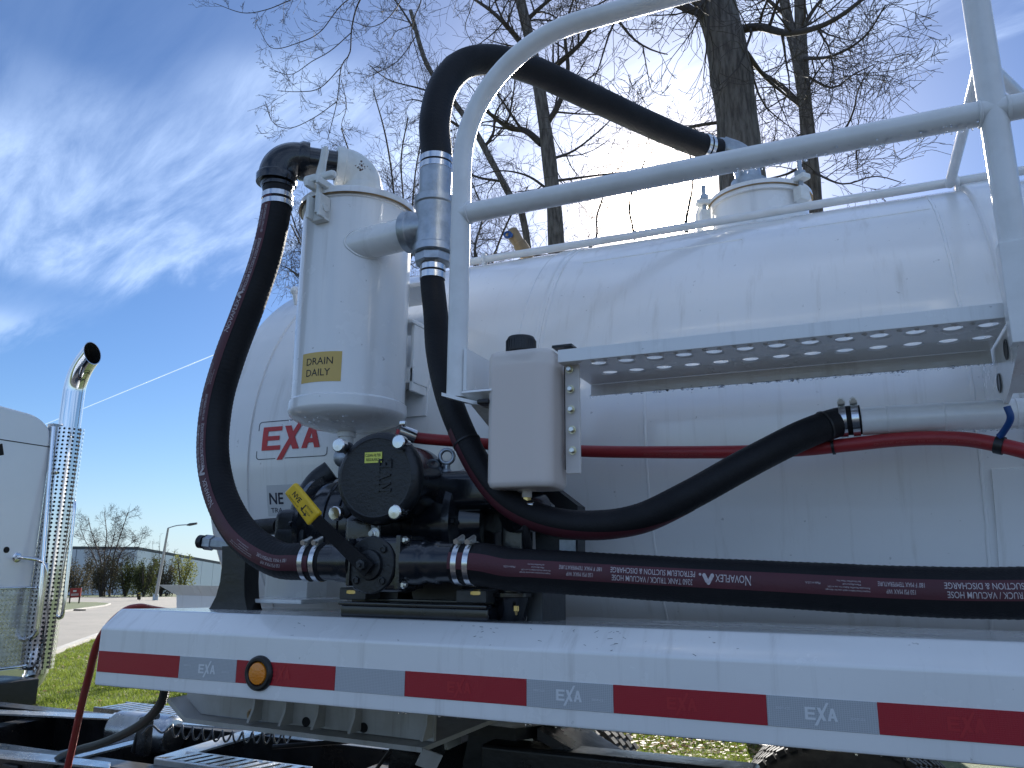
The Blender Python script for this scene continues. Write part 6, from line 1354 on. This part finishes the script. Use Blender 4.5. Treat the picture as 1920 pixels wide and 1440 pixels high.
# ---- sleeper cab: rear wall faces +X
CX = -3.5; cy0, cy1 = 0.12, 2.15; cz0, cz1, cr_ = 0.92, 2.64, 0.22
sec = [(cy0, cz0), (cy1, cz0)]+[(cy1-cr_+cr_*math.cos(a)*1.0, 2.46+(cz1-2.46)*math.sin(a)) for a in [PI/2*i/10 for i in range(11)]]+[(1.3, cz1+0.05)]+[(cy0+cr_-cr_*math.cos(a), 2.46+(cz1-2.46)*math.sin(a)) for a in [PI/2*(10-i)/10 for i in range(11)]]
m = MB(); n = len(sec); lv = [(CX-2.6, 0.0), (CX-0.035, 0.0), (CX-0.012, 0.008), (CX, 0.030)]; P = []
cyc, czc = (cy0+cy1)/2, (cz0+cz1)/2
for x, ins in lv:
    for y, z in sec: P.append((x, cyc+(y-cyc)*(1-ins/1.0), czc+(z-czc)*(1-ins/0.9)))
F = [(j*n+i, j*n+(i+1) % n, (j+1)*n+(i+1) % n, (j+1)*n+i) for j in range(len(lv)-1) for i in range(n)]+[tuple((len(lv)-1)*n+i for i in range(n)), tuple(reversed(range(n)))]
m.add(P, F); cab = obj('sleeper_cab', m, M['cab'], tr, 35)
m = MB(); m.bbox((CX+0.0005, cyc, at(60, 833, X=CX).z), (0.004, (cy1-cy0)*0.97, 0.006), 0.001); obj('roof_seam', m, M['hole'], cab)
m = MB(); m.bbox((CX-1.2, 1.75, cz1+0.02), (0.5, 0.1, 0.12), 0.02); obj('roof_horn', m, M['chrome'], cab)
m = MB(); q = at(12, 1031, X=CX); m.lathe(q-V((0.002, 0, 0)), (1, 0, 0), [(0, 0.020), (0.004, 0.020)], 20); obj('cable_hole', m, M['hole'], cab)
m = MB(); q = at(1, 843, X=CX); m.bbox(q, (0.006, 0.035, 0.075), 0.003, Matrix.Rotation(0.3, 3, 'X')); obj('cab_emblem', m, M['hole'], cab)
# diamond plate lower rear panel (raised lozenges) and plain steel kick panel
zA = at(55, 1102, X=CX).z; zB = at(50, 1248, X=CX).z; zC = at(45, 1308, X=CX).z; yR = at(60, 1150, X=CX).y
m = MB(); m.bbox((CX+0.004, (cy0+yR)/2, (zA+zB)/2), (0.006, yR-cy0-0.02, zA-zB), 0.002); dpn = obj('diamond_plate', m, M['ali'], cab)
m = MB(); rw = 0
z = zB+0.012
while z < zA-0.012:
    y = yR-0.025-(0.014 if rw % 2 else 0)
    while y > 1.55:
        a = 0.6 if rw % 2 else -0.6; dy, dz = math.cos(a)*0.010, math.sin(a)*0.010; ny, nz = -math.sin(a)*0.0032, math.cos(a)*0.0032
        x = CX+0.0072; m.add([(x, y-dy, z-dz), (x, y+ny, z+nz), (x, y+dy, z+dz), (x, y-ny, z-nz), (x+0.0022, y, z)], [(0, 3, 4), (3, 2, 4), (2, 1, 4), (1, 0, 4)])
        y -= 0.028
    z += 0.0145; rw += 1
obj('lozenges', m, M['ali'], dpn, 0, kind='stuff')
m = MB(); m.bbox((CX+0.003, (cy0+yR)/2, (zB+zC)/2-0.004), (0.006, yR-cy0-0.02, zB-zC-0.01), 0.003); m.cyl((CX+0.008, cy0, zB), (CX+0.008, yR, zB), 0.008, n=10); m.cyl((CX+0.008, cy0, zA), (CX+0.008, yR, zA), 0.008, n=10); obj('kick_panel', m, M['chrome'], cab)
m = MB(); m.bbox((CX+0.03, 2.0, 0.86), (0.3, 0.3, 0.16), 0.01); obj('cab_mount', m, M['frame'], tr)
# grab handles
def rail(name, ps, r, par, mt='chrome'):
    m = MB(); m.tube(spline(ps, 0.012), r, 14); return obj(name, m, M[mt], par)
g = [at(x, y, X=CX+dx) for x, y, dx in ((32, 1045, 0.0), (34, 1045, .05), (70, 1050, .08), (84, 1062, .10), (82, 1090, .10), (72, 1160, .10), (66, 1188, .09), (54, 1197, .05), (48, 1200, .0))]
gh = rail('grab_handle', g, 0.0125, cab)
m = MB(); q = g[0]; m.lathe(q-V((0.01, 0, 0)), (1, 0, 0), [(0, 0.032), (0.012, 0.032), (0.022, 0.018)], 20); obj('handle_foot', m, M['chrome'], gh)
# ---- exhaust stack with perforated guard
SY, SX = 2.245, -3.49
stk_ = None
m = MB(); ps = [V((SX, SY, 0.95)), V((SX, SY, 2.83))]+[V((SX+0.30*(1-math.cos(a)), SY-0.04*(1-math.cos(a)), 2.83+0.30*math.sin(a))) for a in [math.radians(52)*i/14 for i in range(1, 15)]]
e_ = ps[-1]; d_ = (ps[-1]-ps[-2]).normalized(); ps.append(e_+d_*0.06)
P = []; F = []; n = 36; fr2 = hose_frames(ps, V((0, -1, 0)))
RS = 0.072
for i, (p, T, N, B) in enumerate(fr2):
    for k in range(n):
        a = 2*PI*k/n; off = N*math.cos(a)+B*math.sin(a); q = p+off*RS
        if i == len(fr2)-1: q = q-T*(off.dot(V((0.35, -0.2, 1)).normalized())*-0.085)
        P.append(q)
for i in range(len(fr2)-1):
    for k in range(n): F.append((i*n+k, i*n+(k+1) % n, (i+1)*n+(k+1) % n, (i+1)*n+k))
b = len(P); last = (len(fr2)-1)*n
for k in range(n): P.append(tuple(V(P[last+k])*0.94+fr2[-1][0]*0.06))
for k in range(n): P.append(tuple(V(P[last+k])*0.92+(fr2[-1][0]-d_*0.12)*0.08-d_*0.14))
for k in range(n): F += [(last+k, last+(k+1) % n, b+(k+1) % n, b+k)]
m.add(P, F); stk_ = obj('exhaust_stack', m, M['chrome'], tr, 50)
m = MB(); P2 = [P[b+k] for k in range(n)]+[tuple(V(P[b+k])-d_*0.16) for k in range(n)]; m.add(P2, [(k, (k+1) % n, n+(k+1) % n, n+k) for k in range(n)]+[tuple(range(n, 2*n))]); obj('stack_bore', m, M['hole'], stk_)
# guard: half-round sheet with real punched holes
gm = MB(); HRr = 0.100; hole = 0.0082; pz = 0.028; zt0, zt1 = 0.98, at(127, 797, Y=SY).z; nc = 12; arc0, arc1 = math.radians(-150), math.radians(60)
def gpt(a, z, r=HRr): return V((SX+r*math.cos(a), SY+r*math.sin(a), z))
rows_ = int((zt1-zt0)/pz); da = (arc1-arc0)/nc
for j in range(rows_):
    for i in range(nc):
        ac = arc0+(i+0.5)*da; zc = zt0+(j+0.5)*pz; dz = (0.5 if i % 2 else -0.5)*pz*0.5
        z0_, z1_ = zt0+j*pz, zt0+(j+1)*pz; N8 = 12; P = []; F = []
        sq = [(1, 0), (1, .577), (.577, 1), (0, 1), (-.577, 1), (-1, .577), (-1, 0), (-1, -.577), (-.577, -1), (0, -1), (.577, -1), (1, -.577)]
        sq[1] = (1, 1) if False else sq[1]
        cor = [(1, 0), (1, 1), (.5, 1), (0, 1), (-.5, 1), (-1, 1), (-1, 0), (-1, -1), (-.5, -1), (0, -1), (.5, -1), (1, -1)]
        angs = [0, 35, 65, 90, 115, 145, 180, 215, 245, 270, 295, 325]
        for (u, v), an in zip(cor, angs): P.append(gpt(ac+u*da/2, zc+v*pz/2))
        for an in angs: P.append(gpt(ac+math.cos(math.radians(an))*hole/HRr, zc+math.sin(math.radians(an))*hole))
        for k in range(12): F.append((k, (k+1) % 12, 12+(k+1) % 12, 12+k))
        gm.add(P, F)
gd = obj('perforated_guard', gm, M['chrome'], stk_, 60)
m = MB(); m.lathe((SX, SY, zt0), (0, 0, 1), [(0, 0.080), (zt1-zt0-0.03, 0.080)], 28, cap=False); obj('muffler', m, M['darkgrey'], stk_)
for z in (zt1-0.34, zt1-0.95):
    m = MB(); m.ball(gpt(math.radians(-62), z, HRr+0.004), 0.022, 12, 8, (0.7, 0.7, 1)); obj('guard_stud', m, M['chrome'], stk_)
m = MB(); m.bbox((SX-0.02, SY-0.085, (zt1+zt0)/2), (0.03, 0.014, zt1-zt0-0.02), 0.003); m.bbox((SX-0.02, SY-0.10, zt1-0.09), (0.06, 0.06, 0.16), 0.004); obj('guard_bracket', m, M['galv'], stk_)
rail('stack_handle', [at(x, y, Y=SY+0.05) for x, y in ((128, 934), (134, 933), (139, 945), (136, 985), (126, 1080), (118, 1148), (112, 1158), (104, 1160))], 0.013, stk_)
rail('guard_edge', [at(x, y, Y=SY-0.12) for x, y in ((100, 800), (92, 900), (84, 1000), (78, 1080), (66, 1180))], 0.014, stk_)
rail('lower_elbow', [V((SX+0.0, SY, 1.02)), V((SX, SY, 0.95)), V((SX-0.05, SY-0.03, 0.87)), V((SX-0.12, SY-0.10, 0.82))], 0.068, stk_)
# white tray with flared lip behind the cab on the far side
q0 = at(331, 1146, Y=2.2); q1 = at(331, 1116, Y=2.2); q2 = at(308, 1096, Y=2.2)
ln = 0.75; m = MB()
m.prism([q0, q0+V((ln, 0, 0)), q1+V((ln, 0, 0)), q1], (0, 0.006, 0)); m.prism([q1+V((0, 0, 0)), q1+V((ln, 0, 0)), V((q1.x+ln, q1.y-0.05, q2.z)), V((q2.x, q2.y-0.05, q2.z))], (0, 0.006, 0.0)); m.bbox((q0.x+ln/2, 2.32, q0.z), (ln, 0.24, 0.008), 0.003); m.prism([q0+V((0.001, 0.006, 0)), q1+V((0.001, 0.006, 0)), q1+V((0.001, 0.24, 0)), q0+V((0.001, 0.24, 0))], (0.005, 0, 0))
m.bbox((q0.x+ln/2, 2.3, (q0.z+0.95)/2), (0.06, 0.06, q0.z-0.95), 0.004)
obj('hose_tray', m, M['white'], tr, 20)
# ================================================================== air lines between tractor and trailer
m = MB(); m.tube(spline([at(330, 1150, Y=.42), at(292, 1144, Y=.36), at(258, 1139, Y=.28), at(226, 1152, Y=.22), at(186, 1200, Y=.24), at(166, 1270, Y=.32), at(151, 1330, Y=.42), at(138, 1390, Y=.5), at(124, 1450, Y=.55), at(112, 1500, Y=.58)], 0.01), 0.0115, 16)
al = obj('red_air_line', m, M['airred'], None, label='thin red air line hanging in front of the deck end', cat='air line')
m = MB(); m.tube(spline([at(312, 1285, Y=.50), at(302, 1318, Y=.55), at(275, 1350, Y=.62), at(235, 1375, Y=.70), at(185, 1396, Y=.76), at(140, 1409, Y=.82), at(104, 1428, Y=.88), at(80, 1470, Y=.92)], 0.01), 0.0155, 16)
obj('dark_air_line', m, M['teal'], None, label='dark teal air line curving down from under the white deck', cat='air line')
# coiled electrical cable
m = MB(); c0 = at(322, 1369, Y=1.06); c1 = at(548, 1382, Y=1.30); ps = []; turns = 12
ax = (c1-c0).normalized(); e1 = V((0, 0, 1)); e1 = (e1-ax*e1.dot(ax)).normalized(); e2 = ax.cross(e1)
for i in range(turns*20+1):
    a = 2*PI*i/20; t_ = i/(turns*20); ps.append(c0.lerp(c1, t_)+(e1*math.cos(a)+e2*math.sin(a))*(0.021+0.002*math.sin(t_*9))+e1*(-0.012*math.sin(PI*t_)))
ps = spline([at(266, 1376, Y=1.0), at(284, 1360, Y=1.02), at(304, 1374, Y=1.04), ps[0]], .01)[:-1]+ps
m.tube(ps, 0.0042, 8); obj('coiled_cable', m, M['darkgrey'], None, label='grey coiled cable stretched above the black chassis', cat='cable')
# ================================================================== water beads hanging under the wet rails and catwalk
def drops(name, pts, par, r0_=0.0016, r1_=0.0036):
    m = MB(); r = random.Random(len(pts))
    for p in pts: s_ = r.uniform(r0_, r1_); m.ball(V(p)-V((0, 0, s_*0.45)), s_, 7, 5, (1, 1, 1.15))
    return obj(name, m, M['water'], par, 60, kind='stuff')
rd_ = random.Random(8)
drops('water_beads', [(rd_.uniform(0.76, 1.82), RY+rd_.gauss(0, .004), ZM+0.004-RR) for _ in range(110)]+[(rd_.uniform(1.25, 1.82), RY-rd_.uniform(0.004, .018), ZM+0.006-RR*.8) for _ in range(60)], guard, .0012, .003)
drops('water_beads', [(rd_.uniform(CX0, CX1), CWB+rd_.gauss(0, .0015), zb-0.004) for _ in range(170)], cw, .0015, .0042)
drops('water_beads', [(CXc+rd_.gauss(0, .05), CYc-rd_.uniform(.02, .15), ZB-0.016-rd_.uniform(0, .026)) for _ in range(60)], can, .0012, .0032)
drops('water_beads', [(rd_.uniform(1.6, 1.85), 0.30-rd_.uniform(0, .012), 1.955-0.0295) for _ in range(45)], dp, .0012, .003)
drops('water_beads', [(rd_.uniform(0.6, 1.6), 0.003+rd_.random()*.02, 1.3445) for _ in range(40)], deck, .001, .0025)
